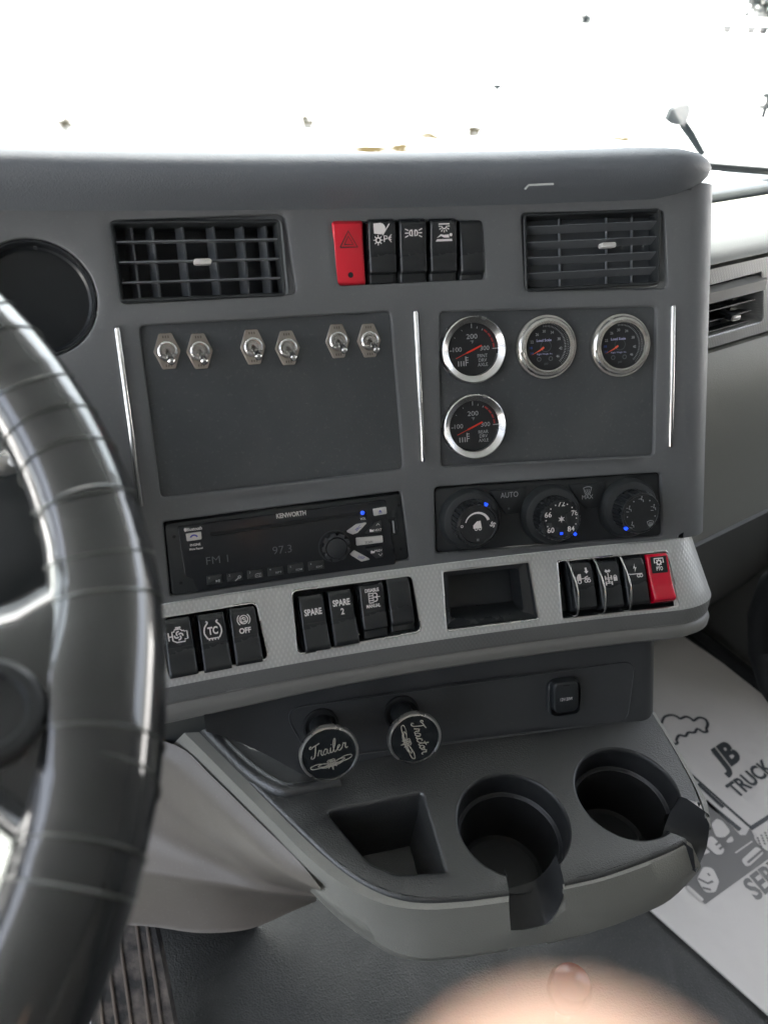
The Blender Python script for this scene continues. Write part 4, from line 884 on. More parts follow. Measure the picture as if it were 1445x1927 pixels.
# raised moulding where the tray meets the left end of the lower panel
mb = MB(); gp = smoothc([Vector((*q, ZS+.001)) [:2] for q in zp([(378, 1360), (420, 1402), (470, 1450), (520, 1482), (556, 1486), (640, 1470)], ZS)], 6)
mb.tube([(x, y, ZS-.001) for x, y in gp], [.005+.002*math.sin(PI*i/(len(gp)-1)) for i in range(len(gp))], 12); mb.build('moulding', M_TRAY, con, True)
def cup(c, r, a0, a1, gapdir, name):       # wall from a0 clockwise to a1, open notch on the other side
    mb = MB(); P = [(math.cos(math.atan2(p[1]-c[1], p[0]-c[0])), math.sin(math.atan2(p[1]-c[1], p[0]-c[0]))) for p in arcp(c, r, a0, a1, 64, True)]
    Q = [(math.cos(t), math.sin(t)) for t in np.linspace(0, 2*PI, 65)]
    up = [(0, 0), (-.0010, -.0004), (-.002, -.0018), (-.0024, -.005), (-.0032, -.024), (-.0042, -.0248), (-.0046, -.026), (-.0058, -.0268), (-.0062, -.034)]
    mb.grid([[(c[0]+x*(r+d), c[1]+y*(r+d), ZS+z) for x, y in P] for d, z in up])
    mb.grid([[(c[0]+x*(r+d), c[1]+y*(r+d), ZS+z) for x, y in Q] for d, z in ((-.0062, -.034), (-.010, -.080), (-.013, -.083), (-r+.0001, -.084))])
    mb.grid([[(c[0]+x*(r+.0025), c[1]+y*(r+.0025), ZS+z) for x, y in P] for z in (-.0015, -.08)])
    mb.build(name, M_WELL, con, True, 40)
cup(C1, R1, a1a, a1b, 0, 'cup_well'); cup(C2, R2, a2a, a2b, 0, 'cup_well')
# notch liners
def liner(pa, pb, oa, ob, depth, odepth, sh):
    mb = MB(); A, B, OA, OB = [Vector(p) for p in (pa, pb, oa, ob)]
    a0_ = (A-OA).normalized()*.006; A = A+a0_; B = B+a0_; rows = []
    for t in np.linspace(0, 1, 8):
        a = A.lerp(OA, t); b = B.lerp(OB, t); d = depth+(odepth-depth)*t; m = (b-a)
        pts = [(0, .0), (.0, -.002), (.02, -d*.5), (.03, -d*.9), (.06, -d), (.6, -d), (.78, -d*.86), (.93, -d*.5), (1, -.002), (1, 0)]
        rows.append([(a.x+m.x*q-sh[0]*t*z/d, a.y+m.y*q-sh[1]*t*z/d, ZS+z) for q, z in pts])
    rows = [smoothc3(r, 4) for r in rows]; mb.grid(rows); rr = rows[-1]; out = (OA-A).normalized()*.0022
    mb.grid([rr, [(x+out.x*.5, y+out.y*.5, z-.0006) for x, y, z in rr]])
    mb.build('notch_liner', mat('liner_plastic', (.02, .021, .022), .6), con, True, 85)
dv = lambda p, q, k: (p[0]+(q[0]-p[0])*k, p[1]+(q[1]-p[1])*k)
oA = zp([(957, 1675)], ZS)[0]; oB = zp([(1061, 1657)], ZS)[0]
liner(n1a, n1b, (oA[0]-.0005, oA[1]-.002), (oB[0]+.0003, oB[1]-.002), .034, .037, (0, -.010))
o2a = zp([(1300, 1594)], ZS)[0]; o2b = zp([(1330, 1532)], ZS)[0]
liner(n2a, n2b, (o2a[0], o2a[1]-.001), (o2b[0]+.001, o2b[1]), .034, .028, (.007, -.006))
# grey rim: rows of image polylines at descending heights
def rowz(px, Z, n=4): return [tuple(atz(x, y, Z)) for x, y in smoothc(px, n)]
def rimstrip(rowsdef):
    mb = MB(); mb.grid([rowz(p, Z) for p, Z in rowsdef]); return mb
Rin = [(360, 1362), (400, 1404), (462, 1466), (532, 1537), (598, 1601), (650, 1643), (698, 1670), (744, 1688), (800, 1696), (880, 1692), (957, 1682)]
Ra = [(340, 1372), (385, 1416), (448, 1480), (520, 1552), (588, 1620), (645, 1664), (697, 1692), (744, 1706), (800, 1712), (880, 1707), (957, 1697)]
Rb = [(318, 1392), (365, 1432), (425, 1490), (498, 1562), (565, 1632), (626, 1686), (690, 1722), (744, 1738), (805, 1750), (882, 1750), (960, 1744)]
Rb2 = [(316, 1400), (362, 1442), (420, 1500), (492, 1572), (560, 1640), (622, 1692), (688, 1729), (744, 1744), (806, 1756), (883, 1756), (961, 1751)]
Rc = [(318, 1415), (366, 1462), (424, 1520), (500, 1592), (572, 1660), (636, 1722), (700, 1768), (748, 1794), (808, 1803), (884, 1796), (968, 1783)]
mb = rimstrip([(Rin, ZS-.006), (Rin, ZS-.0025), (Ra, ZS-.0035), (Rb, ZS-.028), (Rb2, ZS-.031), (Rc, ZS-.058)])
c_ = rowz(Rc, ZS-.058); mb.grid([c_, [(x+.002, y+.006, z-.004) for x, y, z in c_], [(x+.004, y+.012, z-.034) for x, y, z in c_]])
mb.build('grey_rim', M_RIM, con, True, 55)
Sin = [(1058, 1664), (1130, 1648), (1200, 1624), (1250, 1603), (1292, 1583)]
Sa = [(1060, 1674), (1132, 1658), (1204, 1634), (1254, 1612), (1300, 1588)]
Sb = [(1064, 1716), (1138, 1702), (1212, 1679), (1268, 1657), (1318, 1628)]
Sb2 = [(1064, 1722), (1138, 1708), (1212, 1685), (1268, 1662), (1318, 1633)]
Sc = [(1060, 1766), (1134, 1748), (1208, 1720), (1262, 1692), (1312, 1642)]
mb = rimstrip([(Sin, ZS-.006), (Sin, ZS-.0025), (Sa, ZS-.0035), (Sb, ZS-.028), (Sb2, ZS-.031), (Sc, ZS-.058)])
c_ = rowz(Sc, ZS-.058); mb.grid([c_, [(x-.002, y+.006, z-.004) for x, y, z in c_], [(x-.004, y+.012, z-.034) for x, y, z in c_]])
mid = [((957, 1682), ZS-.0025), ((957, 1697), ZS-.0035), ((960, 1744), ZS-.028), ((961, 1751), ZS-.031), ((968, 1783), ZS-.058)]
# lower bridge under the first notch
A3 = lambda *L: [tuple(atz(x, y, ZS+z)) for x, y, z in L]
mb.grid([A3((961, 1751, -.031), (985, 1750, -.0335), (1010, 1747, -.034), (1036, 1737, -.034), (1064, 1722, -.031)), A3((968, 1783, -.058), (990, 1780, -.058), (1012, 1777, -.058), (1036, 1772, -.058), (1060, 1766, -.058))])
mb.grid([A3((1036, 1737, -.034), (1064, 1722, -.031)), A3((1050, 1714, -.028), (1064, 1716, -.028)), A3((1057, 1690, -.018), (1062, 1692, -.016)), A3((1058, 1672, -.006), (1060, 1674, -.0035))])
mb.build('grey_rim', M_RIM, con, True, 55)
RTo = [(1224, 1330), (1246, 1364), (1280, 1419), (1312, 1476), (1330, 1512), (1338, 1560)]
mb = rimstrip([([(1218, 1332), (1238, 1365), (1270, 1421), (1302, 1479), (1318, 1515), (1326, 1540)], ZS-.005), ([(1221, 1332), (1241, 1365), (1274, 1420), (1306, 1478), (1321, 1514), (1329, 1540)], ZS-.001), (RTo, ZS-.004), (RTo, ZS-.02), ([(x-10, y+4) for x, y in RTo], ZS-.058)])
mb.build('side_rim', M_RIM, con, True, 50)
# bin and wells get an outer shell so the underside reads as solid
mb = MB(); P = zp([(420, 1450), (700, 1680), (960, 1680), (1290, 1580), (1310, 1500), (1230, 1350), (560, 1430)], ZS)
mb.loft([[(x, y, ZS-.094) for x, y in off(P[::-1] if area(P) < 0 else P, -.02)], [(x, y, ZS-.058) for x, y in off(P[::-1] if area(P) < 0 else P, -.004)]], True, False); mb.build('underside', M_PASD, con, True)

# ------------------------------------------------------------------ footwell cover at the left
fw = thing('footwell_cover', 'light grey moulded cover between the steering column and the floor, left of the console', 'cover', wpos(atz(400, 1600, ZS-.1)))
rows = [([(60, 1372), (200, 1378), (330, 1402), (400, 1462), (480, 1540), (560, 1618), (604, 1672)], -.575),
        ([(60, 1385), (200, 1392), (318, 1424), (388, 1484), (462, 1560), (540, 1636), (602, 1676)], -.582),
        ([(60, 1400), (200, 1408), (306, 1440), (374, 1496), (450, 1570), (530, 1641), (601, 1677)], -.592),
        ([(60, 1450), (190, 1462), (284, 1498), (352, 1545), (430, 1596), (512, 1652), (600, 1680)], -.645),
        ([(60, 1520), (180, 1528), (268, 1552), (340, 1585), (420, 1618), (505, 1660), (598, 1682)], -.690),
        ([(60, 1585), (170, 1592), (262, 1606), (338, 1624), (415, 1642), (500, 1666), (597, 1684)], -.702),
        ([(60, 1622), (168, 1627), (260, 1634), (340, 1646), (415, 1658), (500, 1675), (597, 1687)], -.704),
        ([(60, 1630), (168, 1635), (260, 1642), (340, 1654), (415, 1665), (500, 1679), (597, 1688)], -.707),
        ([(60, 1640), (168, 1645), (262, 1651), (345, 1663), (420, 1673), (502, 1683), (596, 1690)], -.716),
        ([(60, 1722), (180, 1730), (285, 1737), (380, 1748), (468, 1741), (546, 1711), (595, 1695)], -.778),
        ([(60, 1730), (180, 1738), (285, 1744), (380, 1756), (470, 1748), (548, 1716), (595, 1696)], -.78)]
mb = MB(); mb.grid([rowz(p, Z, 5) for p, Z in rows]); c_ = rowz(rows[-1][0], -.78, 5)
mb.grid([c_, [(x, y+.02, z-.006) for x, y, z in c_], [(x, y+.1, z-.01) for x, y, z in c_]])
mb.build('moulded_shell', M_SHR, fw, True, 75)
# dark recess wall between the lower panel and the steering column
mb = MB(); a_ = [atz(x, y, -.50) for x, y in ((-60, 1290), (120, 1320), (330, 1330), (430, 1330))]
mb.grid([[tuple(p+np.array((0, .0, .02))) for p in a_], [tuple(p+np.array((0, .03, -.10))) for p in a_], [tuple(p+np.array((0, .06, -.5))) for p in a_]]); mb.build('back_wall', M_BLKM, fw, True)

# ------------------------------------------------------------------ steering wheel
WC = Vector((-.26428, .17732, -.13873)); WN = Vector((.27429, -.39418, .87715)).normalized(); WR = .23
wa = (Vector((1, 0, 0))-WN*WN.x).normalized(); wb = WN.cross(wa)
Mw = Matrix(((wa.x, wb.x, WN.x, WC.x), (wa.y, wb.y, WN.y, WC.y), (wa.z, wb.z, WN.z, WC.z), (0, 0, 0, 1)))
whl = thing('steering_wheel', 'glossy black wrapped steering wheel with thick rim, cut off at the left edge', 'steering wheel', Mw)
def wpx(x, y, h=0):
    Mi = Mw.inverted(); d = Mi.to_3x3() @ Vector(ray(x, y)); o = Mi @ Vector((0, 0, 0)); p = o+d*((h-o.z)/d.z); return p
def wang(x, y): p = wpx(x, y); return math.degrees(math.atan2(p.y, p.x))
aS = wang(228, 1320); a0s, a1s = wang(212, 1120), wang(190, 1500)
mb = MB(); rings = []; N_ = 720; nb = 34
seams = [aS+d for d in (9, 13.5, 18.5, 20, 24.5, 29, 34, 39, 44, 49.5, 55, 61, 67, 74, 81, 88, -4, -7.5, -12, -14.5, -30, -34, -60, -66, -90, -120, -150, 120, 140, 160, 180)]
for i in range(N_):
    t = 360*i/N_; u = ((t-aS+180) % 360)-180
    sw = 1+.22*math.exp(-(u/9)**2)+.02*(1/(1+math.exp((u+13)*1.2)))*(1 if u > -60 else max(0, 1+(u+60)/20))
    ex = 0
    for s_ in seams:
        du = ((t-s_+180) % 360)-180
        if 0 <= du < 6: ex = max(ex, .0002*math.exp(-du/1.6))
    r = .0187*sw+ex
    ca, sa = math.cos(math.radians(t)), math.sin(math.radians(t)); inn = .004*math.exp(-(u/8)**2)
    rings.append([((WR-inn+r*math.cos(q))*ca, (WR-inn+r*math.cos(q))*sa, r*.93*math.sin(q)) for q in (2*PI*k/nb for k in range(nb))])
rings.append(rings[0]); mb.loft(rings); mb.build('wheel_rim', M_WHL, whl, smooth=60)
# seam threads across the wrap
mb = MB()
for s_ in seams:
    ca, sa = math.cos(math.radians(s_)), math.sin(math.radians(s_)); u = ((s_-aS+180) % 360)-180
    sw = 1+.22*math.exp(-(u/9)**2)+.02*(1/(1+math.exp((u+13)*1.2)))*(1 if u > -60 else max(0, 1+(u+60)/20)); rr = .0187*sw+.0004; inn = .004*math.exp(-(u/8)**2)
    tw_ = random.uniform(-.08, .08)
    mb.tube([((WR-inn+rr*math.cos(q))*ca - tw_*.1*math.sin(q)*sa, (WR-inn+rr*math.cos(q))*sa + tw_*.1*math.sin(q)*ca, rr*.93*math.sin(q)) for q in np.linspace(0, 2*PI, 30)], .00045, 6, caps=False)
wr = mb.build('wrap_seam', mat('wrap_seam', (.05, .055, .05), .3, coat=.6), whl); wr['kind'] = 'stuff'
# spoke
def spoke(ang_, name='spoke'):
    mb = MB(); ca, sa = math.cos(math.radians(ang_)), math.sin(math.radians(ang_)); rows = []
    for d, hw, th in ((.230, .070, .009), (.218, .056, .0150), (.208, .045, .0165), (.198, .037, .016), (.188, .032, .015), (.175, .029, .014), (.15, .026, .012), (.10, .028, .012), (.05, .034, .014)):
        rows.append([(d*ca-hw*math.cos(q)*sa, d*sa+hw*math.cos(q)*ca, th*math.sin(q)*(1-.15*abs(math.cos(q)))-(.225-d)*.06) for q in (2*PI*k/32 for k in range(32))])
    mb.loft(rows, True, True); mb.build(name, M_WHL, whl, smooth=70)
spoke(aS); spoke(aS+180)
mb = MB(); mb.lathe([(.0, -.05), (.055, -.05), (.075, -.02), (.078, -.004), (.072, .004), (.05, .008), (.001, .009)], 48, cap1=False); mb.build('hub', M_BLKM, whl)
pc = wpx(-28, 1342, .014)
mb = MB(); mb.lathe([(.016, -.02), (.0185, -.014), (.0190, -.004), (.0178, .000), (.0185, .003), (.0182, .0075), (.0168, .009), (.0174, .012), (.0168, .0155), (.0150, .017), (.012, .0172), (.011, .0155), (.0005, .0155)], 40, M=Matrix.Translation((pc.x, pc.y, 0)))
mb.build('switch_pod', M_BLK, whl)
# ------------------------------------------------------------------ column and stalk behind the wheel
colm = thing('steering_column', 'dark steering column shroud behind the wheel rim at the left edge', 'steering column', wpos(ray(20, 1080)*.42))
A_ = Vector(ray(-180, 1120)*.40); B_ = Vector(ray(40, 1000)*.52)
mb = MB(); mb.tube([A_+(A_-B_)*.3, A_, A_.lerp(B_, .5), B_, B_+(B_-A_)*.2], [.04, .045, .047, .046, .035], 28); mb.build('shroud', M_BLKM, colm, True)
mb = MB(); p0 = Vector(ray(-120, 900)*.44); p1 = Vector(ray(6, 872)*.40); mb.tube([p0, p0.lerp(p1, .6), p1], [.006, .006, .0075], 16)
st = thing('stalk', 'dark control stalk with pale tip beside the column, left edge of the photo', 'stalk', wpos(p1)); mb.build('lever', M_BLK, st, True)
mb = MB(); mb.tube([p1, p1+(p1-p0).normalized()*.007, p1+(p1-p0).normalized()*.010], [.0072, .0066, .003], 16); mb.build('tip', M_BRU, st, True)
# ------------------------------------------------------------------ pedal, papers, shifter
ped = thing('accelerator_pedal', 'worn ribbed black accelerator pedal at the lower left, below the wheel', 'pedal', wpos(atz(250, 1850, -.93)))
def pp_(x, y): # tilted pedal plane
    d = ray(x, y); # plane through three points
    return d*(_pn@_p0)/(d@_pn)
_p0 = atz(262, 1645, -.80); _p1 = atz(330, 1940, -.93); _p2 = atz(170, 1940, -.93); _pn = np.cross(_p1-_p0, _p2-_p0)
mb = MB(); Pp = [pp_(x, y) for x, y in ((238, 1640), (262, 1655), (282, 1700), (302, 1790), (330, 1940), (338, 2060), (170, 2060), (172, 1900), (190, 1780), (215, 1680))]
nn = _pn/np.linalg.norm(_pn); nn = nn if nn[2] > 0 else -nn
mb.loft([[tuple(p-nn*.014) for p in Pp], [tuple(p) for p in Pp]], True, True)
M_PED = mat('worn_pedal_rubber', (.05, .047, .045), .5, bump=('noise', 250, .5, .002))
t_ = M_PED.node_tree; n_ = t_.nodes.new('ShaderNodeTexNoise'); n_.inputs['Scale'].default_value = 45; n_.inputs['Detail'].default_value = 8; cr_ = t_.nodes.new('ShaderNodeValToRGB'); cr_.color_ramp.elements[0].position = .42; cr_.color_ramp.elements[0].color = (.035, .034, .034, 1); cr_.color_ramp.elements[1].position = .7; cr_.color_ramp.elements[1].color = (.2, .17, .15, 1)
tc_ = t_.nodes.new('ShaderNodeTexCoord'); t_.links.new(tc_.outputs['Object'], n_.inputs['Vector']); t_.links.new(n_.outputs['Fac'], cr_.inputs[0]); t_.links.new(cr_.outputs[0], t_.nodes['Principled BSDF'].inputs['Base Color'])
mb.build('pedal_plate', M_PED, ped, True)
M_RIB = mat('rib_edge', (.16, .13, .11), .5)
for (xa, ya, xb, yb) in ((248, 1662, 298, 2040), (273, 1706, 322, 2040), (222, 1730, 265, 2040), (203, 1790, 238, 2040), (186, 1850, 210, 2040)):
    a = Vector(pp_(xa, ya)); b = Vector(pp_(xb, yb)); n3 = Vector(nn); mb = MB(); mb.tube([a+n3*.0, a.lerp(b, .04)+n3*.0018, b+n3*.0018], [.0008, .0017, .0020], 8)
    mb.build('rib', M_RIB, ped, True)
mb = MB(); q = [atz(x, y, ZF+.004) for x, y in ((120, 1800), (175, 1830), (190, 1960), (80, 2010))]; mb.loft([[tuple(p-np.array((0, 0, .003))) for p in q], [tuple(p) for p in q]], True, True)
o = mb.build('paper', mat('pale_paper', (.7, .68, .8), .7), smooth=0); o['label'] = 'small piece of pale lilac paper on the floor beside the pedal'; o['category'] = 'paper'
# paper floor mat
M_PAPER = mat('coated_paper', (.62, .59, .565), .5, bump=('noise', 7, .5, .02), dust=.12)
ZM = ZF+.006
mat_o = thing('paper_floor_mat', 'white paper floor mat printed JB TRUCK SERVICE with truck drawing, on passenger floor', 'floor mat', wpos(atz(1300, 1450, ZM)))
mq = zp([(1206, 1697), (1490, 1950), (1640, 1440), (1283, 1196), (1150, 1100), (950, 1250)], ZM)
mb = MB(); mq = mq[::-1] if area(mq) < 0 else mq; mb.loft([[(x, y, ZM-.003) for x, y in mq], [(x, y, ZM) for x, y in mq]], True, True); mb.build('sheet', M_PAPER, mat_o, True, smooth=0)
M_INKB = mat('black_print', (.03, .036, .04), .45); M_INKG = mat('grey_print', (.16, .155, .15), .5)
mfn = lambda x, y, z: (x, y, ZM+.0008+z)
def zl(px): return zp(px, ZM)
def ptext(mb, s, px0, px1, hpx, bold=.03, cond=1.0):   # baseline from px0 to px1, letter tops towards hpx
    a, b, h = [Vector(p) for p in zl([px0, px1, hpx])]; u = b-a; up = h-a; vs, fs, w0, h0 = text_geo(s, bold)
    mb.add([mfn(*(a+u*((x+w0/2)/w0)+up*((y+h0/2)/h0)), 0) for x, y in vs], fs)
mb = MB(); ptext(mb, 'JB', (1369, 1466), (1406, 1440), (1330, 1415), .05); ptext(mb, 'TRUCK', (1388, 1503), (1460, 1450), (1362, 1479), .03); mb.build('print_title', M_INKB, mat_o, True, smooth=0)
mb = MB(); ptext(mb, 'SERVICE', (1424, 1697), (1530, 1612), (1393, 1660), .03); mb.build('print_service', M_INKG, mat_o, True, smooth=0)
def pst(mb, px, wpx_=.006): stroke(mb, zl(px), wpx_, mfn, 0)
mb = MB(); cl = [(1244, 1362), (1249, 1350), (1262, 1346), (1273, 1349), (1279, 1353), (1290, 1349), (1301, 1354), (1304, 1357), (1314, 1351), (1326, 1354), (1331, 1363), (1328, 1372), (1330, 1377), (1322, 1378), (1311, 1372), (1306, 1379), (1294, 1379), (1289, 1386), (1277, 1384), (1272, 1393), (1274, 1398), (1269, 1401), (1262, 1396)]
pst(mb, smoothc(cl, 3), .0045); mb.build('print_cloud', M_INKB, mat_o, True, smooth=0)
mb = MB(); pst(mb, [(1300, 1458), (1405, 1552), (1411, 1556)], .004); pst(mb, [(1312, 1475), (1360, 1520)], .006); pst(mb, [(1326, 1508), (1392, 1562)], .007); pst(mb, [(1411, 1560), (1450, 1535)], .006)
mb.build('print_line', M_INKB, mat_o, True, smooth=0)
mb = MB(); z0 = 0
fill(mb, zl([(1330, 1505), (1345, 1522), (1392, 1572), (1402, 1572), (1410, 1558), (1417, 1572), (1460, 1610), (1440, 1620), (1326, 1702), (1268, 1650), (1318, 1620), (1330, 1580)]), mfn, z0); mb.build('print_block', M_INKG, mat_o, True, smooth=0)
mb = MB(); M2 = lambda x, y, z: (x, y, ZM+.0016)
for px in ([(1337, 1552), (1347, 1541), (1358, 1546), (1374, 1566), (1362, 1577), (1346, 1577)], [(1336, 1570), (1363, 1600), (1357, 1609), (1346, 1610), (1325, 1590)], [(1316, 1612), (1335, 1605), (1330, 1600), (1319, 1596)], [(1393, 1620), (1422, 1593), (1437, 1605), (1410, 1630), (1402, 1632)], [(1380, 1606), (1413, 1583), (1415, 1585), (1384, 1607)], [(1310, 1655), (1322, 1632), (1340, 1634), (1352, 1660), (1345, 1680), (1325, 1682)], [(1289, 1670), (1294, 1667), (1324, 1694), (1318, 1698)], [(1415, 1575), (1430, 1562), (1460, 1545), (1470, 1600), (1444, 1604), (1425, 1590)], [(1376, 1573), (1380, 1585), (1363, 1588), (1368, 1580)]):
    P = zl(px); P = P[::-1] if area(P) < 0 else P; ploft(mb, rpoly(P, .008, 3), [(0, 0), (-.0005, 0)], M2)
pst2 = mb; mb.build('print_highlight', M_PAPER, mat_o, True, smooth=0)
mb = MB(); M3 = lambda x, y, z: (x, y, ZM+.0024)
for k in range(5):
    for j in range(4): x, y = zl([(1424+k*7+j*2, 1579-k*5+j*5)])[0]; fill(mb, circ(.0018, (x, y), 8), M3, 0)
for px in ([(1345, 1592), (1362, 1578)], [(1352, 1600), (1367, 1587)], [(1312, 1655), (1330, 1664), (1340, 1660)], [(1330, 1645), (1334, 1650)], [(1320, 1672), (1336, 1676)], [(1405, 1625), (1432, 1602)]): stroke(mb, zl(px), .003, M3, 0)
mb.build('print_detail', M_INKG, mat_o, True, smooth=0)
# shifter below the frame
gs = thing('gear_lever', 'dark reddish gear lever knob above the floor at the bottom, veiled by the fingertip', 'gear lever', wpos(atz(1070, 1860, -.80)))
c = Vector(atz(1070, 1862, -.78)); mb = MB()
mb.lathe([(.010, -.030), (.015, -.022), (.0205, -.004), (.0205, .008), (.017, .017), (.009, .022), (.0005, .0235)], 32, M=Matrix.Translation(c)); mb.build('knob', mat('dark_red_knob', (.10, .02, .018), .25), gs, True)
mb = MB(); f_ = Vector((c.x+.02, c.y-.01, ZF)); mb.tube([f_, c+Vector((0, 0, -.025))], .007, 12); mb.build('rod', M_BRU, gs, True)
mb = MB(); mb.lathe([(.055, 0), (.05, .012), (.03, .03), (.022, .045), (.012, .06)], 28, M=Matrix.Translation(f_)); mb.build('boot', M_BLKM, gs, True)
# ------------------------------------------------------------------ door sill, seal, kick panel at the right
kp = thing('door_panel', 'dark lower door panel and kick panel behind the paper mat at the right edge', 'door panel', wpos(atz(1400, 1250, -.95)))
e_ = [atz(x, y, ZF+.002) for x, y in ((1255, 1165), (1296, 1200), (1445, 1318), (1600, 1440))]
mb = MB(); mb.grid([[tuple(p) for p in e_], [tuple(p+np.array((.03, .05, .0))) for p in e_], [tuple(p+np.array((.10, .12, .3))) for p in e_], [tuple(p+np.array((.12, .14, .55))) for p in e_]]); mb.build('panel', M_PASD, kp, True, 30)
mb = MB(); mb.tube([tuple(p+np.array((.008, .012, .008))) for p in e_], .014, 10); mb.build('rubber_seal', M_DEEP, kp, True)
mb = MB(); sp = [ray(x, y)*z for x, y, z in ((1500, 1360, .98), (1452, 1290, 1.0), (1432, 1225, 1.02), (1432, 1160, 1.0), (1455, 1100, .95), (1520, 1060, .9))]; mb.tube([tuple(p) for p in sp], .018, 12); mb.build('door_seal', M_DEEP, kp, True)

# ------------------------------------------------------------------ outside things seen through the windshield
M_DK = mat('dark_grey_paint', (.014, .017, .019), .9, spec=.1)
def gnd(x, y): return atz(x, y, -2.6)
wp = thing('windshield_wiper', 'thin black wiper lying along the base of the windshield at the right', 'wiper', wpos(ray(1250, 305)*1.15))
P_ = [ray(x, y)*1.12 for x, y in ((1120, 299), (1200, 303), (1290, 309), (1370, 316), (1460, 323))]
mb = MB(); mb.tube(P_, [.003, .0045, .006, .006, .006], 8); mb.build('wiper_arm', M_BLKM, wp, True)
P_ = [ray(x, y)*1.12 for x, y in ((1018, 294), (1040, 289), (1055, 287), (1080, 291), (1110, 294))]
mb = MB(); mb.tube(P_, [.001, .003, .004, .003, .001], 8); mb.build('wiper_blade', M_BLKM, wp, True)
hm = thing('hood_mirror', 'dark hood mirror on a slanted arm outside the windshield, upper right', 'mirror', wpos(ray(1300, 250)*2.2))
h0 = Vector(ray(1280, 215)*2.2); mb = MB()
Pm = [Vector(ray(x, y)*2.2) for x, y in ((1254, 228), (1262, 208), (1276, 200), (1298, 197), (1299, 212), (1292, 232), (1275, 236), (1262, 234))]
bk = Vector((.02, .05, 0)); mb.loft([[p for p in Pm], [p+bk for p in Pm]], True, True); mb.build('mirror_head', M_DK, hm, True)
mb = MB(); mb.tube([ray(1284, 232)*2.22, ray(1300, 255)*2.22, ray(1322, 292)*2.22], [.014, .013, .010], 10); mb.build('mirror_arm', M_DK, hm, True)
def shrub(x, y, hpx, label, m, cat='bush', name='bush'):
    b = Vector(gnd(x, y)); dist = b.length; h = .9*hpx*dist/F; mb = MB(); rnd = random.Random(int(x)); 
    for k in range(420):
        t = Vector((rnd.gauss(0, .35), rnd.gauss(0, .35), abs(rnd.gauss(.4, .25))))*h; c = b+t; s_ = h*.09; n1 = Vector((rnd.uniform(-1, 1), rnd.uniform(-1, 1), rnd.uniform(-1, 1)))*s_; n2 = Vector((rnd.uniform(-1, 1), rnd.uniform(-1, 1), rnd.uniform(-1, 1)))*s_
        mb.add([c-n1, c+n2, c+n1, c-n2], [(0, 1, 2, 3)])
    mb.v = [tuple(Vector(p)-b) for p in mb.v]; o = mb.build(name, m, smooth=0); o.location = b; o['label'] = label; o['category'] = cat
M_DRY = mat('dry_brush', (.03, .022, .010), 1, spec=0); M_GRN = mat('dark_branches', (.010, .014, .016), 1, spec=0)
shrub(125, 246, 22, 'small tan clump of dry brush outside, far left above the cowl', M_DRY)
shrub(580, 240, 24, 'narrow tan clump of dry brush outside, above the middle of the cowl', M_DRY)
shrub(890, 256, 22, 'wide tan clump of dry brush outside, above the right half of the cowl', M_DRY)
shrub(1100, 46, 20, 'small grey bush far off near the top of the photo', M_GRN)
shrub(1428, 34, 46, 'grey branching tree at the top right corner', M_GRN, 'tree', 'tree')
def boxthing(x, y, wd, hp, label, m, name, cat):
    b = Vector(gnd(x, y)); d = b.length; o = thing(name, label, cat, wpos(b)); W = wd*d/F; H = hp*d/F
    return o, W, H
o, W, H = boxthing(933, 187, 14, 22, 'short grey post standing in the bright ground, above the switch row', M_DK, 'post', 'post')
mb = MB(); mb.box((0, 0, H*.5), (W*.35, W*.35, H)); mb.build('pole', M_DK, o); mb = MB(); mb.box((0, 0, H*.85), (W, W*.3, H*.3)); mb.build('sign_board', M_DK, o)
o, W, H = boxthing(1400, 64, 100, 12, 'low dark flatbed trailer parked far off at the top right', M_DK, 'trailer', 'trailer')
mb = MB(); mb.box((0, 0, H*.7), (W, W*.2, H*.35)); mb.build('deck', M_DK, o)
for k in (-.3, .1, .3):
    mb = MB(); mb.lathe([(H*.3, -W*.06), (H*.3, W*.06)], 16, cap0=True, M=Matrix.Translation((W*k, 0, H*.3)) @ Matrix.Rotation(PI/2, 4, 'X')); mb.build('wheel', M_DK, o)
o, W, H = boxthing(1434, 222, 22, 50, 'dark grey machine part outside at the right edge, beside the hood mirror', M_DK, 'machine', 'machine')
for k in range(3):
    mb = MB(); mb.box((0, 0, H*(.3+.3*k)), (W*(1-.2*k), W*.4, H*.14)); mb.build('cross_bar', M_DK, o)
mb = MB(); mb.box((0, 0, H*.5), (W*.3, W*.2, H)); mb.build('post', M_DK, o)
# windshield pane
gm = bpy.data.materials.new('windshield_glass'); gm.use_nodes = True; t = gm.node_tree; t.nodes.clear()
tr = t.nodes.new('ShaderNodeBsdfTransparent'); tr.inputs[0].default_value = (.93, .96, .95, 1); gl = t.nodes.new('ShaderNodeBsdfGlossy'); gl.inputs['Roughness'].default_value = .02
mx = t.nodes.new('ShaderNodeMixShader'); mx.inputs[0].default_value = .03; mo = t.nodes.new('ShaderNodeOutputMaterial')
t.links.new(tr.outputs[0], mx.inputs[1]); t.links.new(gl.outputs[0], mx.inputs[2]); t.links.new(mx.outputs[0], mo.inputs[0])
mb = MB(); rows = []
for b, z in ((1.22, -.33), (.95, .50)): rows.append([vf(a, b-.05*((a-.3)/1.15)**2, z) for a in np.linspace(-.84, 1.74, 24)])
rows.append([p+Vector((0, .005, 0)) for p in rows[1]]); rows.append([p+Vector((0, .005, 0)) for p in rows[0]]); rows.append(rows[0]); mb.grid(rows)
o = mb.build('windshield', gm); o['label'] = 'clear windshield pane above the dashboard, with the blown-out outdoors behind'; o['category'] = 'windshield'

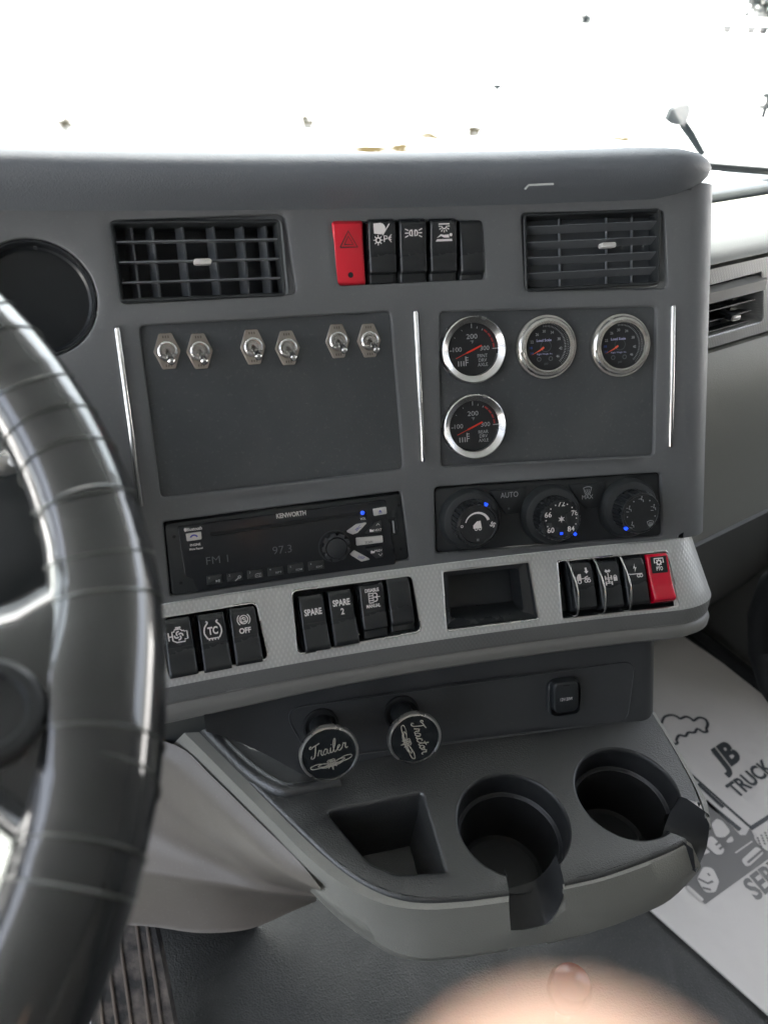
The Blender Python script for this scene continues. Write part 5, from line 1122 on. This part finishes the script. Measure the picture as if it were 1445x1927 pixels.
# ------------------------------------------------------------------ hand with the fingertip right at the lens
per = thing('person', "blurred bare fingertip of a raised hand close to the lens, bottom centre", 'person', wpos(ray(1075, 2600)*.06))
def skin_obj(name, pts, edges, radii, parent, m):
    me = bpy.data.meshes.new(name); Mi = parent.matrix_world.inverted(); me.from_pydata([tuple(Mi @ Vector(p)) for p in pts], edges, []); o = bpy.data.objects.new(name, me); COL.objects.link(o); o.parent = parent
    bm = bmesh.new(); bm.from_mesh(me); bm.verts.layers.skin.verify(); bm.to_mesh(me); bm.free()
    sk = o.modifiers.new('skin', 'SKIN'); sk.use_smooth_shade = True
    for i, r in enumerate(radii): me.skin_vertices[0].data[i].radius = (r, r)
    me.skin_vertices[0].data[0].use_root = True
    ss_ = o.modifiers.new('sub', 'SUBSURF'); ss_.levels = 2; ss_.render_levels = 2
    me.materials.append(m); return o
tip = Vector(ray(1125, 2020)*.028); cr_ = Vector(c2w((1, 0, 0))); cd = Vector(c2w((0, 1, 0))); cf = Vector(c2w((0, 0, 1)))
def off3(x, y, z): return tip+cr_*x+cd*y+cf*z
pts = [off3(.018, .150, .03), off3(.022, .19, .03), off3(.03, .28, .0),                  # palm centre, wrist, forearm
       off3(.0, .085, .022), off3(-.001, .045, .012), off3(.0, .010, .002), off3(0, .0, 0),        # index
       off3(.020, .105, .030), off3(.026, .085, .035), off3(.030, .075, .035), off3(.028, .068, .028),
       off3(.040, .110, .030), off3(.048, .094, .035), off3(.052, .084, .036), off3(.050, .078, .028),
       off3(.056, .122, .030), off3(.066, .108, .035), off3(.070, .100, .034), off3(.069, .096, .028),
       off3(-.018, .155, .022), off3(-.034, .125, .014), off3(-.040, .100, .008)]
edges = [(0, 1), (1, 2), (0, 3), (3, 4), (4, 5), (5, 6), (0, 7), (7, 8), (8, 9), (9, 10), (0, 11), (11, 12), (12, 13), (13, 14), (0, 15), (15, 16), (16, 17), (17, 18), (0, 19), (19, 20), (20, 21)]
rad = [.024, .024, .030, .0116, .0112, .0110, .0082, .0105, .0095, .0085, .007, .010, .009, .008, .0068, .009, .008, .007, .006, .014, .0105, .008]
skin_obj('hand', pts, edges, rad, per, M_SKIN)
